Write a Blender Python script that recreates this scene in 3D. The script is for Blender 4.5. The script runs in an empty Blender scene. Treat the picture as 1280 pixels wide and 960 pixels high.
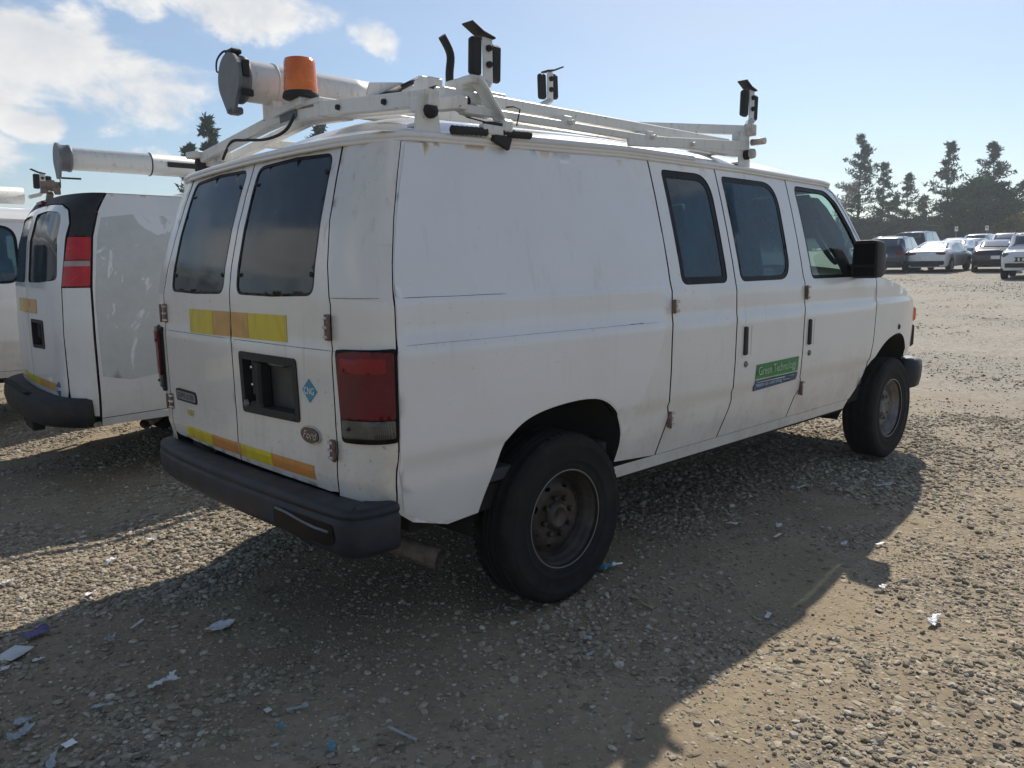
import bpy, math, random
import numpy as np
from mathutils import Vector, Matrix, geometry as mgeo
R_ = math.radians
random.seed(7); rng = np.random.default_rng(7)
SC = bpy.context.scene; COL = SC.collection

# ------------------------------------------------------------------ camera
def cam_axes(yaw, pit, rol):
    f = np.array([math.cos(pit)*math.cos(yaw), math.cos(pit)*math.sin(yaw), math.sin(pit)])
    r = np.cross(f, [0, 0, 1]); r /= np.linalg.norm(r); u = np.cross(r, f)
    c, s = math.cos(rol), math.sin(rol)
    return c*r+s*u, -s*r+c*u, f
CAM = np.array([-2.34062, -3.09457, 1.43035])
r_, u_, f_ = cam_axes(R_(46.5283), R_(-8.47788), R_(-0.72365))
cd = bpy.data.cameras.new('camera'); cam = bpy.data.objects.new('camera', cd); COL.objects.link(cam)
cam.matrix_world = Matrix(((r_[0], u_[0], -f_[0], CAM[0]), (r_[1], u_[1], -f_[1], CAM[1]), (r_[2], u_[2], -f_[2], CAM[2]), (0, 0, 0, 1)))
cd.sensor_fit = 'HORIZONTAL'; cd.sensor_width = 36; cd.lens = 966.02/1280*36
cd.clip_start = .05; cd.clip_end = 3000
SC.camera = cam

# ------------------------------------------------------------------ light
SUN_EL, SUN_AZ = R_(42.0), R_(24.3)          # azimuth measured from +x towards +y
w = bpy.data.worlds.new('World'); SC.world = w; w.use_nodes = True
nt = w.node_tree; N = nt.nodes; L = nt.links; N.clear()
def node(t, **k):
    n = N.new(t)
    for a, b in k.items(): setattr(n, a, b)
    return n
def wmath(op, a, b=None, clamp=False):
    m = node('ShaderNodeMath', operation=op, use_clamp=clamp)
    for i, v in enumerate((a, b)):
        if v is None: continue
        if isinstance(v, (int, float)): m.inputs[i].default_value = v
        else: L.new(v, m.inputs[i])
    return m.outputs[0]
sky = node('ShaderNodeTexSky', sky_type='NISHITA', sun_disc=False)
sky.sun_elevation = SUN_EL; sky.sun_rotation = math.pi/2-SUN_AZ
sky.air_density = 1.1; sky.dust_density = .6; sky.ozone_density = 3.5; sky.altitude = 50
tc = node('ShaderNodeTexCoord')
wn = node('ShaderNodeTexNoise'); L.new(tc.outputs['Generated'], wn.inputs['Vector']); wn.inputs['Scale'].default_value = 11; wn.inputs['Detail'].default_value = 7; wn.inputs['Roughness'].default_value = .6
wv_ = node('ShaderNodeVectorMath', operation='SUBTRACT'); L.new(wn.outputs['Color'], wv_.inputs[0]); wv_.inputs[1].default_value = (.5, .5, .5)
wsc = node('ShaderNodeVectorMath', operation='SCALE'); L.new(wv_.outputs[0], wsc.inputs[0]); wsc.inputs['Scale'].default_value = .075
warp = node('ShaderNodeVectorMath', operation='ADD'); L.new(tc.outputs['Generated'], warp.inputs[0]); L.new(wsc.outputs[0], warp.inputs[1])
sep = node('ShaderNodeSeparateXYZ'); L.new(tc.outputs['Generated'], sep.inputs[0])
den = wmath('ADD', wmath('MAXIMUM', sep.outputs[2], 0.0), .12)
comb = node('ShaderNodeCombineXYZ')
L.new(wmath('DIVIDE', sep.outputs[0], den), comb.inputs[0]); L.new(wmath('DIVIDE', sep.outputs[1], den), comb.inputs[1])
def cloud_noise(off):
    mp = node('ShaderNodeMapping'); L.new(tc.outputs['Generated'], mp.inputs[0])
    mp.inputs['Location'].default_value = off; mp.inputs['Scale'].default_value = (1, 1, 1.7)
    n1 = node('ShaderNodeTexNoise'); L.new(mp.outputs[0], n1.inputs['Vector'])
    n1.inputs['Scale'].default_value = 9.5; n1.inputs['Detail'].default_value = 10; n1.inputs['Roughness'].default_value = .55; n1.inputs['Distortion'].default_value = .25
    return n1.outputs['Fac']
def dirv(az, el): return (math.cos(R_(el))*math.cos(R_(az)), math.cos(R_(el))*math.sin(R_(az)), math.sin(R_(el)))
# cumulus banks: direction (azimuth from +x, elevation), half sizes in degrees; the visible ones and others round the sky
BANKS = [(76.0, 12.8, 9.0, 3.8, 1), (66.0, 17.4, 7.5, 2.6, 1), (77, 8.9, 2.2, 1.4, .8), (80.5, 7.0, 4.0, 1.8, .9), (70.2, 7.4, 2.0, .9, .6), (88, 14, 8, 5, 1), (90, 22, 12, 5, 1), (62, 22, 8, 3, .9),
         (55.9, 15.6, 1.8, 1.2, .35), (118, 12, 12, 5, 1), (150, 20, 14, 6, 1), (205, 9, 12, 3, .6), (250, 16, 13, 6, .8), (300, 10, 11, 4, 1), (338, 24, 9, 4, 1), (75, 38, 12, 7, 1), (270, 50, 14, 8, 1)]
banks = None
for az, el, sa, se, amp in BANKS:
    d = Vector(dirv(az, el)); e1 = Vector((-math.sin(R_(az)), math.cos(R_(az)), 0)); e2 = d.cross(e1)
    def dot(v):
        n = node('ShaderNodeVectorMath', operation='DOT_PRODUCT'); L.new(warp.outputs[0], n.inputs[0]); n.inputs[1].default_value = v
        return n.outputs['Value']
    a = wmath('DIVIDE', dot(e1), math.radians(sa)); b = wmath('DIVIDE', dot(e2), math.radians(se))
    q = wmath('ADD', wmath('MULTIPLY', a, a), wmath('MULTIPLY', b, b))
    fwd = wmath('GREATER_THAN', dot(d), 0)
    g = wmath('SUBTRACT', amp, wmath('MULTIPLY', q, amp))
    g = wmath('MULTIPLY', wmath('MAXIMUM', g, -1.0), fwd)
    g = wmath('SUBTRACT', g, wmath('SUBTRACT', 1.0, fwd))
    banks = g if banks is None else wmath('MAXIMUM', banks, g)
def cover(off):
    c = wmath('ADD', wmath('MULTIPLY', banks, .56), wmath('MULTIPLY', wmath('SUBTRACT', cloud_noise(off), .5), 1.9))
    return c
c0 = cover((0, 0, 0))
s3 = dirv(math.degrees(SUN_AZ), math.degrees(SUN_EL))
c1 = cover(tuple(.022*v for v in (s3[0], s3[1], -1.0)))
def ramp(v, lo, hi):
    m = node('ShaderNodeMapRange', interpolation_type='SMOOTHSTEP'); L.new(v, m.inputs[0])
    m.inputs[1].default_value = lo; m.inputs[2].default_value = hi; return m.outputs[0]
mask = wmath('MULTIPLY', ramp(c0, .0, .38), .97)
body = wmath('ADD', wmath('MULTIPLY', wmath('SUBTRACT', c0, c1), 1.9), .62, True)
thick = ramp(c0, .15, .95)
shade = wmath('MULTIPLY', wmath('SUBTRACT', 1.0, wmath('MULTIPLY', thick, .42)), wmath('ADD', wmath('MULTIPLY', body, .55), .5))
CLOUD = 8.8
cc = node('ShaderNodeMix', data_type='RGBA'); cc.inputs[6].default_value = (CLOUD*.42, CLOUD*.48, CLOUD*.58, 1); cc.inputs[7].default_value = (CLOUD*1.02, CLOUD*1.0, CLOUD*.97, 1)
L.new(wmath('MULTIPLY', shade, 1.0, True), cc.inputs[0])
# thin veil of haze that whitens the sky in drifting streaks
vn = node('ShaderNodeTexNoise'); L.new(comb.outputs[0], vn.inputs['Vector']); vn.inputs['Scale'].default_value = .55; vn.inputs['Detail'].default_value = 6
veil = wmath('MULTIPLY', ramp(vn.outputs['Fac'], .40, .72), .30)
vm = node('ShaderNodeMix', data_type='RGBA'); vm.inputs[7].default_value = (6.2, 6.6, 7.0, 1)
L.new(veil, vm.inputs[0]); L.new(sky.outputs[0], vm.inputs[6])
mx = node('ShaderNodeMix', data_type='RGBA')
L.new(mask, mx.inputs[0]); L.new(vm.outputs[2], mx.inputs[6]); L.new(cc.outputs[2], mx.inputs[7])
bg = node('ShaderNodeBackground'); bg.inputs[1].default_value = .098
L.new(mx.outputs[2], bg.inputs[0])
wo = node('ShaderNodeOutputWorld'); L.new(bg.outputs[0], wo.inputs[0])
sd = bpy.data.lights.new('sun', 'SUN'); sd.energy = 5.0; sd.angle = R_(.55); sd.color = (1, .92, .80)
so = bpy.data.objects.new('sun', sd); COL.objects.link(so)
so.rotation_euler = Vector(s3).to_track_quat('Z', 'Y').to_euler(); so.location = (30, 8, 25)
SC.view_settings.view_transform = 'Standard'; SC.view_settings.look = 'None'
SC.view_settings.exposure = 0.14; SC.view_settings.gamma = 1
SC.cycles.max_bounces = 8; SC.cycles.transparent_max_bounces = 12; SC.cycles.use_denoising = True
SC.cycles.caustics_reflective = False; SC.cycles.caustics_refractive = False

# ------------------------------------------------------------------ materials
class NB:
    """small node helper for materials"""
    def __init__(s, name):
        s.m = bpy.data.materials.new(name); s.m.use_nodes = True; s.t = s.m.node_tree; s.t.nodes.clear()
        s.out = s.t.nodes.new('ShaderNodeOutputMaterial')
    def n(s, t, **k):
        n = s.t.nodes.new(t)
        for a, b in k.items(): setattr(n, a, b)
        return n
    def put(s, sock, v):
        if v is None: return
        if hasattr(v, 'is_output'): s.t.links.new(v, sock)
        elif isinstance(v, (tuple, list)) and len(v) == 3 and sock.type == 'RGBA': sock.default_value = (*v, 1)
        else: sock.default_value = v
    def math(s, op, a, b=None, clamp=False):
        n = s.n('ShaderNodeMath', operation=op, use_clamp=clamp); s.put(n.inputs[0], a); s.put(n.inputs[1], b); return n.outputs[0]
    def coord(s, scale=(1, 1, 1), kind='Object', loc=(0, 0, 0), rot=(0, 0, 0)):
        c = s.n('ShaderNodeTexCoord'); mp = s.n('ShaderNodeMapping'); s.t.links.new(c.outputs[kind], mp.inputs[0])
        mp.inputs['Scale'].default_value = scale; mp.inputs['Location'].default_value = loc; mp.inputs['Rotation'].default_value = rot; return mp.outputs[0]
    def noise(s, vec, scale=5, detail=4, rough=.55, dist=0):
        n = s.n('ShaderNodeTexNoise'); s.put(n.inputs['Vector'], vec); n.inputs['Scale'].default_value = scale
        n.inputs['Detail'].default_value = detail; n.inputs['Roughness'].default_value = rough; n.inputs['Distortion'].default_value = dist; return n.outputs['Fac']
    def ramp(s, v, lo, hi, a=0, b=1):
        n = s.n('ShaderNodeMapRange', interpolation_type='SMOOTHSTEP'); s.put(n.inputs[0], v)
        n.inputs[1].default_value = lo; n.inputs[2].default_value = hi; n.inputs[3].default_value = a; n.inputs[4].default_value = b; return n.outputs[0]
    def mix(s, f, a, b):
        n = s.n('ShaderNodeMix', data_type='RGBA'); s.put(n.inputs[0], f); s.put(n.inputs[6], a); s.put(n.inputs[7], b); return n.outputs[2]
    def bump(s, h, strength=.3, dist=.01, normal=None):
        n = s.n('ShaderNodeBump'); s.put(n.inputs['Height'], h); n.inputs['Strength'].default_value = strength; n.inputs['Distance'].default_value = dist
        if normal is not None: s.put(n.inputs['Normal'], normal)
        return n.outputs[0]
    def bsdf(s, color, rough=.5, metal=0, normal=None, coat=0, spec=.5, trans=0, emit=None):
        p = s.n('ShaderNodeBsdfPrincipled'); s.put(p.inputs['Base Color'], color); s.put(p.inputs['Roughness'], rough); s.put(p.inputs['Metallic'], metal)
        s.put(p.inputs['Normal'], normal); p.inputs['Coat Weight'].default_value = coat; p.inputs['Coat Roughness'].default_value = .08
        p.inputs['Specular IOR Level'].default_value = spec; p.inputs['Transmission Weight'].default_value = trans
        s.t.links.new(p.outputs[0], s.out.inputs[0]); return p

def dirty_paint(name, base=(.72, .72, .70), dirt=.5, warm=(.33, .27, .20), seed=0., low=1.0, streak=1.0, coat=.6):
    b = NB(name); o = (seed*3.7, seed*1.3, seed*2.1)
    v = b.coord(loc=o)
    film = b.ramp(b.noise(v, 2.2, 7, .65), .40, .78)
    st = b.ramp(b.noise(b.coord((9, 9, .8), loc=o), 3.2, 5, .6), .54, .80)
    st = b.math('MULTIPLY', st, b.ramp(b.noise(v, 1.1, 3), .40, .66))
    fine = b.ramp(b.noise(v, 52, 3, .6), .635, .70)
    fine = b.math('MULTIPLY', fine, b.ramp(b.noise(v, 1.7, 4), .44, .64))
    scr = b.ramp(b.noise(b.coord((3.0, 3.0, 60), loc=o, rot=(.0, .06, 0)), 1.5, 2), .705, .73)
    scr = b.math('MULTIPLY', scr, b.ramp(b.noise(v, 2.9, 3), .56, .66))
    sp = b.n('ShaderNodeSeparateXYZ'); b.put(sp.inputs[0], b.coord())
    splash = b.math('MULTIPLY', b.ramp(sp.outputs[2], 1.0, .50), b.ramp(b.noise(v, 6.5, 8, .7), .40, .70))
    m = b.math('MULTIPLY', film, .22*dirt)
    m = b.math('ADD', m, b.math('MULTIPLY', st, .42*dirt*streak))
    m = b.math('ADD', m, b.math('MULTIPLY', fine, .55*dirt))
    m = b.math('ADD', m, b.math('MULTIPLY', scr, .38*dirt))
    m = b.math('ADD', m, b.math('MULTIPLY', splash, .42*low*dirt), True)
    tone = b.mix(b.noise(v, .9, 2), base, tuple(c*.94 for c in base))
    col = b.mix(m, tone, warm)
    rough = b.math('ADD', b.math('MULTIPLY', m, .5), .30, True)
    h = b.math('ADD', b.math('MULTIPLY', b.noise(v, 3.0, 2), 1.0), b.math('MULTIPLY', b.noise(v, 160, 2), .02))
    b.bsdf(col, rough, normal=b.bump(h, .09, .02), coat=coat)
    return b.m
def chipped(name, base):
    b = NB(name); v = b.coord(); g = b.noise(v, 3.0, 6, .65)
    st = b.ramp(b.noise(b.coord((6, 6, 2)), 6, 6, .7), .50, .80); ch = b.ramp(b.noise(v, 24, 5, .7), .655, .685); ch = b.math('MULTIPLY', ch, b.ramp(g, .42, .60))
    col = b.mix(b.math('MULTIPLY', st, .55), base, (.30, .235, .17)); col = b.mix(b.math('MULTIPLY', ch, .9), col, (.095, .055, .035))
    b.bsdf(col, b.math('ADD', .38, b.math('MULTIPLY', st, .3)), 0, b.bump(b.math('SUBTRACT', 1.0, ch), .3, .002), .15); return b.m
def plain(name, color, rough=.5, metal=0, var=.12, scale=14, bump=.15, coat=0, spec=.5, bscale=90, dust=0):
    b = NB(name); v = b.coord()
    f = b.noise(v, scale, 6, .6)
    col = b.mix(b.ramp(f, .3, .7), tuple(c*(1-var) for c in color), tuple(min(1, c*(1+var)) for c in color))
    if dust: col = b.mix(b.math('MULTIPLY', b.ramp(b.noise(v, 5.5, 8, .68), .42, .72), dust), col, (.30, .25, .19))
    b.bsdf(col, b.ramp(f, .2, .8, max(0, rough-.08), min(1, rough+.1)), metal, b.bump(b.noise(v, bscale, 3), bump, .004), coat, spec)
    return b.m
def glass(name, tint, dust=.06, rough=.02, film_col=(.35, .38, .40)):
    b = NB(name)
    tr = b.n('ShaderNodeBsdfTransparent'); b.put(tr.inputs[0], (*tint, 1))
    gl = b.n('ShaderNodeBsdfGlossy'); gl.inputs['Roughness'].default_value = rough
    df = b.n('ShaderNodeBsdfDiffuse'); b.put(df.inputs[0], (*film_col, 1))
    fr = b.n('ShaderNodeFresnel'); fr.inputs[0].default_value = 1.5
    m1 = b.n('ShaderNodeMixShader'); b.put(m1.inputs[0], fr.outputs[0]); b.t.links.new(tr.outputs[0], m1.inputs[1]); b.t.links.new(gl.outputs[0], m1.inputs[2])
    m2 = b.n('ShaderNodeMixShader'); b.put(m2.inputs[0], b.math('MULTIPLY', b.ramp(b.noise(b.coord((1, 1, .6)), 3.5, 7, .65), .3, .8, .5, 1.4), dust)); b.t.links.new(m1.outputs[0], m2.inputs[1]); b.t.links.new(df.outputs[0], m2.inputs[2])
    b.t.links.new(m2.outputs[0], b.out.inputs[0]); return b.m
def dark_glass(name, color=(.012, .013, .014), dust=.10):
    b = NB(name); v = b.coord((1, 1, .5))
    d = b.math('MULTIPLY', b.ramp(b.noise(v, 3.2, 8, .68), .35, .78), dust)
    b.bsdf(b.mix(d, color, (.30, .31, .28)), b.math('ADD', d, .08), 0, None, 0, .36); return b.m
def tape_mat(name, color):
    b = NB(name); v = b.coord()
    # hexagon-like retroreflective cells and grime
    vo = b.n('ShaderNodeTexVoronoi', feature='DISTANCE_TO_EDGE'); b.put(vo.inputs['Vector'], v); vo.inputs['Scale'].default_value = 230; vo.inputs['Randomness'].default_value = .1
    col = b.mix(b.ramp(vo.outputs[0], 0, .12), tuple(c*.82 for c in color), color)
    g = b.math('MULTIPLY', b.ramp(b.noise(b.coord((4, 4, 1)), 5, 7, .66), .44, .76), .55)
    b.bsdf(b.mix(g, col, (.30, .22, .10)), .42, 0, None, .25); return b.m
M = {}
M['van'] = dirty_paint('van_white_paint', (.75, .745, .735), .70)
M['rear'] = dirty_paint('rear_paint_bounce_warm', (.74, .705, .65), 1.05, seed=1.3, streak=1.25)  # base warmed to carry bounce light from sunlit ground; dirt is heavier too
M['vinyl'] = dirty_paint('side_vinyl', (.765, .765, .77), .45, seed=2.1, low=.6)
M['rack'] = chipped('rack_white_paint', (.68, .67, .63))
M['roofw'] = dirty_paint('roof_paint', (.60, .60, .60), .6, seed=4.1, low=0)
M['black'] = plain('black_plastic', (.018, .018, .019), .6, var=.3, dust=.07, spec=.35)
M['recess'] = plain('recess_grey_plastic', (.050, .048, .043), .6, var=.3, dust=.35)
M['rubber'] = plain('black_rubber', (.020, .020, .021), .75, var=.3)
M['tyre'] = plain('tyre_rubber', (.012, .012, .013), .85, var=.25, dust=.05, bscale=200, spec=.3)
M['rim'] = plain('brown_grey_wheel_steel', (.036, .029, .027), .50, .35, var=.35, dust=.22)
M['rimedge'] = plain('bare_steel_edge', (.26, .25, .24), .45, .6)
M['rim2'] = plain('grey_wheel_steel', (.16, .155, .15), .45, .4, var=.3, dust=.25)
M['bumper'] = plain('dark_blue_grey_bumper', (.011, .015, .024), .5, var=.4, dust=.06, spec=.4)
M['under'] = plain('underbody_dark', (.016, .015, .014), .9, var=.3)
M['seal'] = plain('window_seal', (.006, .006, .007), .35, var=.2, bump=0, spec=.12)
M['interior'] = plain('cabin_grey', (.055, .06, .068), .85, var=.2)
M['seat'] = plain('seat_cloth', (.09, .10, .11), .95, var=.2)
M['rglass'] = dark_glass('rear_tinted_glass', (.011, .013, .013), .20); M['frit'] = dark_glass('printed_glass_edge', (.005, .005, .006), .05)
M['sglass'] = glass('slider_tinted_glass', (.11, .17, .21), .42, film_col=(.10, .19, .28))  # blue in the film colour stands in for reflected sky
M['fglass'] = glass('cab_glass', (.60, .78, .73), .045, film_col=(.30, .40, .42))
M['wglass'] = glass('windscreen_glass', (.66, .78, .74), .04)
M['red'] = plain('red_lens', (.135, .004, .010), .24, var=.2, scale=9, bump=.2, bscale=120, spec=.35)
M['red2'] = plain('bright_red_lens', (.46, .012, .014), .22, var=.12, spec=.4)
M['red3'] = plain('upper_red_lens', (.26, .010, .010), .24, var=.2, scale=9, bump=.2, bscale=120, spec=.35)
M['clear'] = plain('clear_lens', (.13, .122, .11), .2, var=.6, scale=45, bump=.5, bscale=160, coat=.4)
def lens(name, c1, c2, rough, sc=95):
    b = NB(name); k = None
    for d in ('Y', 'Z'):
        wv = b.n('ShaderNodeTexWave', bands_direction=d); b.put(wv.inputs['Vector'], b.coord()); wv.inputs['Scale'].default_value = sc; k = wv.outputs[0] if k is None else b.math('MULTIPLY', k, wv.outputs[0])
    blot = b.ramp(b.noise(b.coord(), 14, 3), .35, .7)
    b.bsdf(b.mix(b.math('ADD', b.math('MULTIPLY', k, .6), b.math('MULTIPLY', blot, .4), True), c1, c2), rough, 0, b.bump(k, .35, .002), 0, .4); return b.m
M['red'] = lens('red_lens', (.085, .003, .007), (.19, .006, .014), .22)
M['red3'] = lens('upper_red_lens', (.19, .007, .008), (.36, .016, .014), .22)
M['clear'] = lens('clear_lens', (.055, .052, .046), (.23, .215, .19), .18, 70)
M['yellow'] = tape_mat('yellow_tape', (.66, .52, .015))
M['yellow2'] = tape_mat('bright_yellow_tape', (.74, .58, .008))
M['orange'] = tape_mat('faded_orange_tape', (.64, .34, .085))
M['orange2'] = tape_mat('orange_tape', (.66, .27, .055))
M['hinge'] = plain('hinge_worn_metal', (.55, .50, .45), .6, .1, var=.35, scale=25)
M['rustyhinge'] = plain('rusty_hinge', (.17, .11, .08), .8, var=.4, scale=40)
M['chrome'] = plain('chrome', (.55, .55, .55), .15, 1, var=.1)
M['blueoval'] = plain('dark_blue_enamel', (.010, .014, .035), .25, coat=.5)
M['teal'] = plain('blue_diamond_vinyl', (.045, .26, .38), .45)
M['white'] = plain('white_print', (.78, .78, .78), .5, var=.04)
M['green'] = plain('green_sign_vinyl', (.035, .21, .06), .45, var=.1, dust=.15)
M['navy'] = plain('navy_sign_vinyl', (.018, .075, .18), .45, var=.1, dust=.15)
M['palegreen'] = plain('pale_green_print', (.40, .58, .38), .5)
M['palegrey'] = plain('pale_grey_print', (.45, .50, .58), .5)
M['exhaust'] = plain('rusty_exhaust', (.16, .125, .10), .72, .3, var=.4, scale=20)
M['capgrey'] = plain('grey_cap_plastic', (.15, .155, .165), .5, var=.2, dust=.1)
M['bluedark'] = plain('grey_blue_label', (.10, .14, .17), .4)
def amber():
    b = NB('amber_beacon_lens'); v = b.coord()
    wv = b.n('ShaderNodeTexWave', bands_direction='Z'); b.put(wv.inputs['Vector'], v); wv.inputs['Scale'].default_value = 40
    p = b.bsdf(b.mix(b.ramp(b.noise(v, 12, 4), .3, .7), (.62, .13, .008), (.80, .20, .012)), .18, 0, b.bump(wv.outputs[0], .5, .002), .4)
    p.inputs['Subsurface Weight'].default_value = .5; p.inputs['Subsurface Radius'].default_value = (.05, .02, .005); p.inputs['Subsurface Scale'].default_value = .5
    return b.m
M['amber'] = amber()
M['amberglow'] = plain('amber_reflector', (.95, .45, .04), .25, .3, bump=.5, bscale=200)

# ------------------------------------------------------------------ mesh helpers
def link(o, parent=None):
    COL.objects.link(o)
    if parent is not None: o.parent = parent
    return o
def obj(name, V, F, mat, parent=None, smooth=False, mats=None, mi=None):
    me = bpy.data.meshes.new(name); me.from_pydata([tuple(map(float, v)) for v in V], [], [tuple(int(i) for i in f) for f in F])
    for m in (mats or [mat]): me.materials.append(m)
    if mi is not None: me.polygons.foreach_set('material_index', np.array(mi, dtype=np.int32))
    if smooth is True: me.polygons.foreach_set('use_smooth', np.ones(len(F), dtype=bool))
    elif smooth is not False: me.polygons.foreach_set('use_smooth', np.array(smooth, dtype=bool))
    me.update()
    return link(bpy.data.objects.new(name, me), parent)
def tag(o, label=None, cat=None, group=None, kind=None):
    if label: o['label'] = label
    if cat: o['category'] = cat
    if group: o['group'] = group
    if kind: o['kind'] = kind
    return o
def empty(name, loc=(0, 0, 0), rz=0, label=None, cat=None, group=None):
    o = bpy.data.objects.new(name, None); COL.objects.link(o); o.location = loc; o.rotation_euler = (0, 0, rz); o.empty_display_size = .2
    return tag(o, label, cat, group)
def copy_tree(o, parent=None):
    c = o.copy(); COL.objects.link(c)
    if parent is not None: c.parent = parent
    for ch in list(o.children): copy_tree(ch, c)
    return c
class MB:
    def __init__(s): s.V = []; s.F = []; s.S = []; s.I = []
    def add(s, V, F, smooth=False, mi=0):
        k = len(s.V); s.V += [tuple(v) for v in V]; s.F += [tuple(i+k for i in f) for f in F]; s.S += [smooth]*len(F); s.I += [mi]*len(F); return s
    def box(s, c, d, rot=None, bev=.003, mi=0):
        """bevelled box: centre, full sizes, optional 3x3 / euler"""
        hx, hy, hz = [v/2 for v in d]; bv = min(bev, hx*.6, hy*.6, hz*.6)
        V = []; F = []
        idx = {}
        for sx in (-1, 1):
            for sy in (-1, 1):
                for sz in (-1, 1):
                    for a in range(3):
                        p = [sx*(hx-bv), sy*(hy-bv), sz*(hz-bv)]; p[a] += (sx, sy, sz)[a]*bv
                        idx[(sx, sy, sz, a)] = len(V); V.append(p)
        for a in range(3):
            b_, c_ = [(1, 2), (2, 0), (0, 1)][a]
            for sg in (-1, 1):
                q = []
                for (s1, s2) in ((-1, -1), (1, -1), (1, 1), (-1, 1)):
                    k = [0, 0, 0]; k[a] = sg; k[b_] = s1; k[c_] = s2; q.append(idx[(*k, a)])
                F.append(q if sg > 0 else q[::-1])
        for a in range(3):
            b_, c_ = [(1, 2), (2, 0), (0, 1)][a]
            for s1 in (-1, 1):
                for s2 in (-1, 1):
                    k0 = [0, 0, 0]; k0[b_] = s1; k0[c_] = s2; k1 = list(k0); k0[a] = -1; k1[a] = 1
                    q = [idx[(*k0, b_)], idx[(*k1, b_)], idx[(*k1, c_)], idx[(*k0, c_)]]
                    F.append(q if s1*s2 < 0 else q[::-1])
        for sx in (-1, 1):
            for sy in (-1, 1):
                for sz in (-1, 1):
                    q = [idx[(sx, sy, sz, 0)], idx[(sx, sy, sz, 1)], idx[(sx, sy, sz, 2)]]
                    F.append(q if sx*sy*sz > 0 else q[::-1])
        V = np.array(V)
        if rot is not None:
            Rm = np.array(rot if not isinstance(rot, tuple) else Matrix.Identity(3) @ __import__('mathutils').Euler(rot).to_matrix()); V = V @ Rm.T
        return s.add(V+np.array(c), F, False, mi)
    def beam(s, a, b, wy, wz, up=(0, 0, 1), bev=.003, mi=0):
        a = np.array(a, float); b = np.array(b, float); x = b-a; l = np.linalg.norm(x); x /= l
        y = np.cross(up, x); y /= np.linalg.norm(y); z = np.cross(x, y)
        return s.box((a+b)/2, (l, wy, wz), np.stack([x, y, z], 1), bev, mi)
    def tube(s, pts, r, n=10, cap=True, mi=0, smooth=True):
        pts = [np.array(p, float) for p in pts]; r = r if hasattr(r, '__len__') else [r]*len(pts)
        V = []; F = []; pu = None
        for i, p in enumerate(pts):
            t = pts[min(i+1, len(pts)-1)]-pts[max(i-1, 0)]; t /= np.linalg.norm(t)+1e-12
            if pu is None: pu = np.cross(t, [0, 0, 1] if abs(t[2]) < .9 else [1, 0, 0])
            u = pu-t*np.dot(pu, t); u /= np.linalg.norm(u); v = np.cross(t, u); pu = u
            for k in range(n):
                a = 2*math.pi*k/n; V.append(p+r[i]*(math.cos(a)*u+math.sin(a)*v))
        for i in range(len(pts)-1):
            for k in range(n): F.append((i*n+k, i*n+(k+1) % n, (i+1)*n+(k+1) % n, (i+1)*n+k))
        s.add(V, F, smooth, mi)
        if cap:
            k0 = len(s.V)-len(V)
            s.F.append(tuple(k0+k for k in range(n-1, -1, -1))); s.S.append(False); s.I.append(mi)
            e = k0+(len(pts)-1)*n; s.F.append(tuple(e+k for k in range(n))); s.S.append(False); s.I.append(mi)
        return s
    def lathe(s, prof, origin, axis='y', n=40, mi=0, smooth=True, sgn=1):
        """prof: list of (radius, offset along axis)"""
        V = []; F = []
        for (r, h) in prof:
            for k in range(n):
                a = 2*math.pi*k/n; c, d = r*math.cos(a), r*math.sin(a); h2 = h*sgn
                V.append({'y': (c, h2, d), 'z': (c, d, h2), 'x': (h2, c, d)}[axis])
        fl = (axis == 'y') == (sgn > 0)
        for i in range(len(prof)-1):
            for k in range(n):
                q = (i*n+k, i*n+(k+1) % n, (i+1)*n+(k+1) % n, (i+1)*n+k); F.append(q if not fl else q[::-1])
        return s.add(np.array(V)+np.array(origin), F, smooth, mi)
    def prism(s, poly, axis, a, b, mi=0):
        """2-D polygon extruded along axis from a to b"""
        n = len(poly); V = []
        for t in (a, b):
            for (p, q) in poly: V.append({'x': (t, p, q), 'y': (p, t, q), 'z': (p, q, t)}[axis])
        F = [tuple(range(n))[::-1], tuple(range(n, 2*n))]+[(i, (i+1) % n, n+(i+1) % n, n+i) for i in range(n)]
        return s.add(V, F, False, mi)
    def build(s, name, mat, parent=None, mats=None):
        return obj(name, s.V, s.F, mat, parent, s.S, mats, s.I if mats else None)

def rounded(pts, rad, k=5):
    """polygon with rounded corners"""
    pts = [np.array(p, float) for p in pts]; n = len(pts); out = []
    rad = rad if hasattr(rad, '__len__') else [rad]*n
    for i in range(n):
        p, a, b = pts[i], pts[i-1], pts[(i+1) % n]
        if rad[i] <= 0: out.append(tuple(p)); continue
        d1 = a-p; d2 = b-p; l1 = np.linalg.norm(d1); l2 = np.linalg.norm(d2); r = min(rad[i], l1*.48, l2*.48)
        A = p+d1/l1*r; B = p+d2/l2*r
        for j in range(k+1):
            t = j/k; out.append(tuple((1-t)**2*A+2*t*(1-t)*p+t*t*B))
    return out
def dense(poly, step):
    out = []
    for i in range(len(poly)):
        a = np.array(poly[i]); b = np.array(poly[(i+1) % len(poly)]); m = max(1, int(np.ceil(np.linalg.norm(b-a)/step)))
        for j in range(m): out.append(a+(b-a)*j/m)
    return np.array(out)
def inside(P, poly):
    x, y = P[:, 0], P[:, 1]; r = np.zeros(len(P), bool); n = len(poly)
    for i in range(n):
        x1, y1 = poly[i]; x2, y2 = poly[(i+1) % n]
        if y1 == y2: continue
        c = ((y1 > y) != (y2 > y)) & (x < (x2-x1)*(y-y1)/(y2-y1)+x1); r ^= c
    return r
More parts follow.
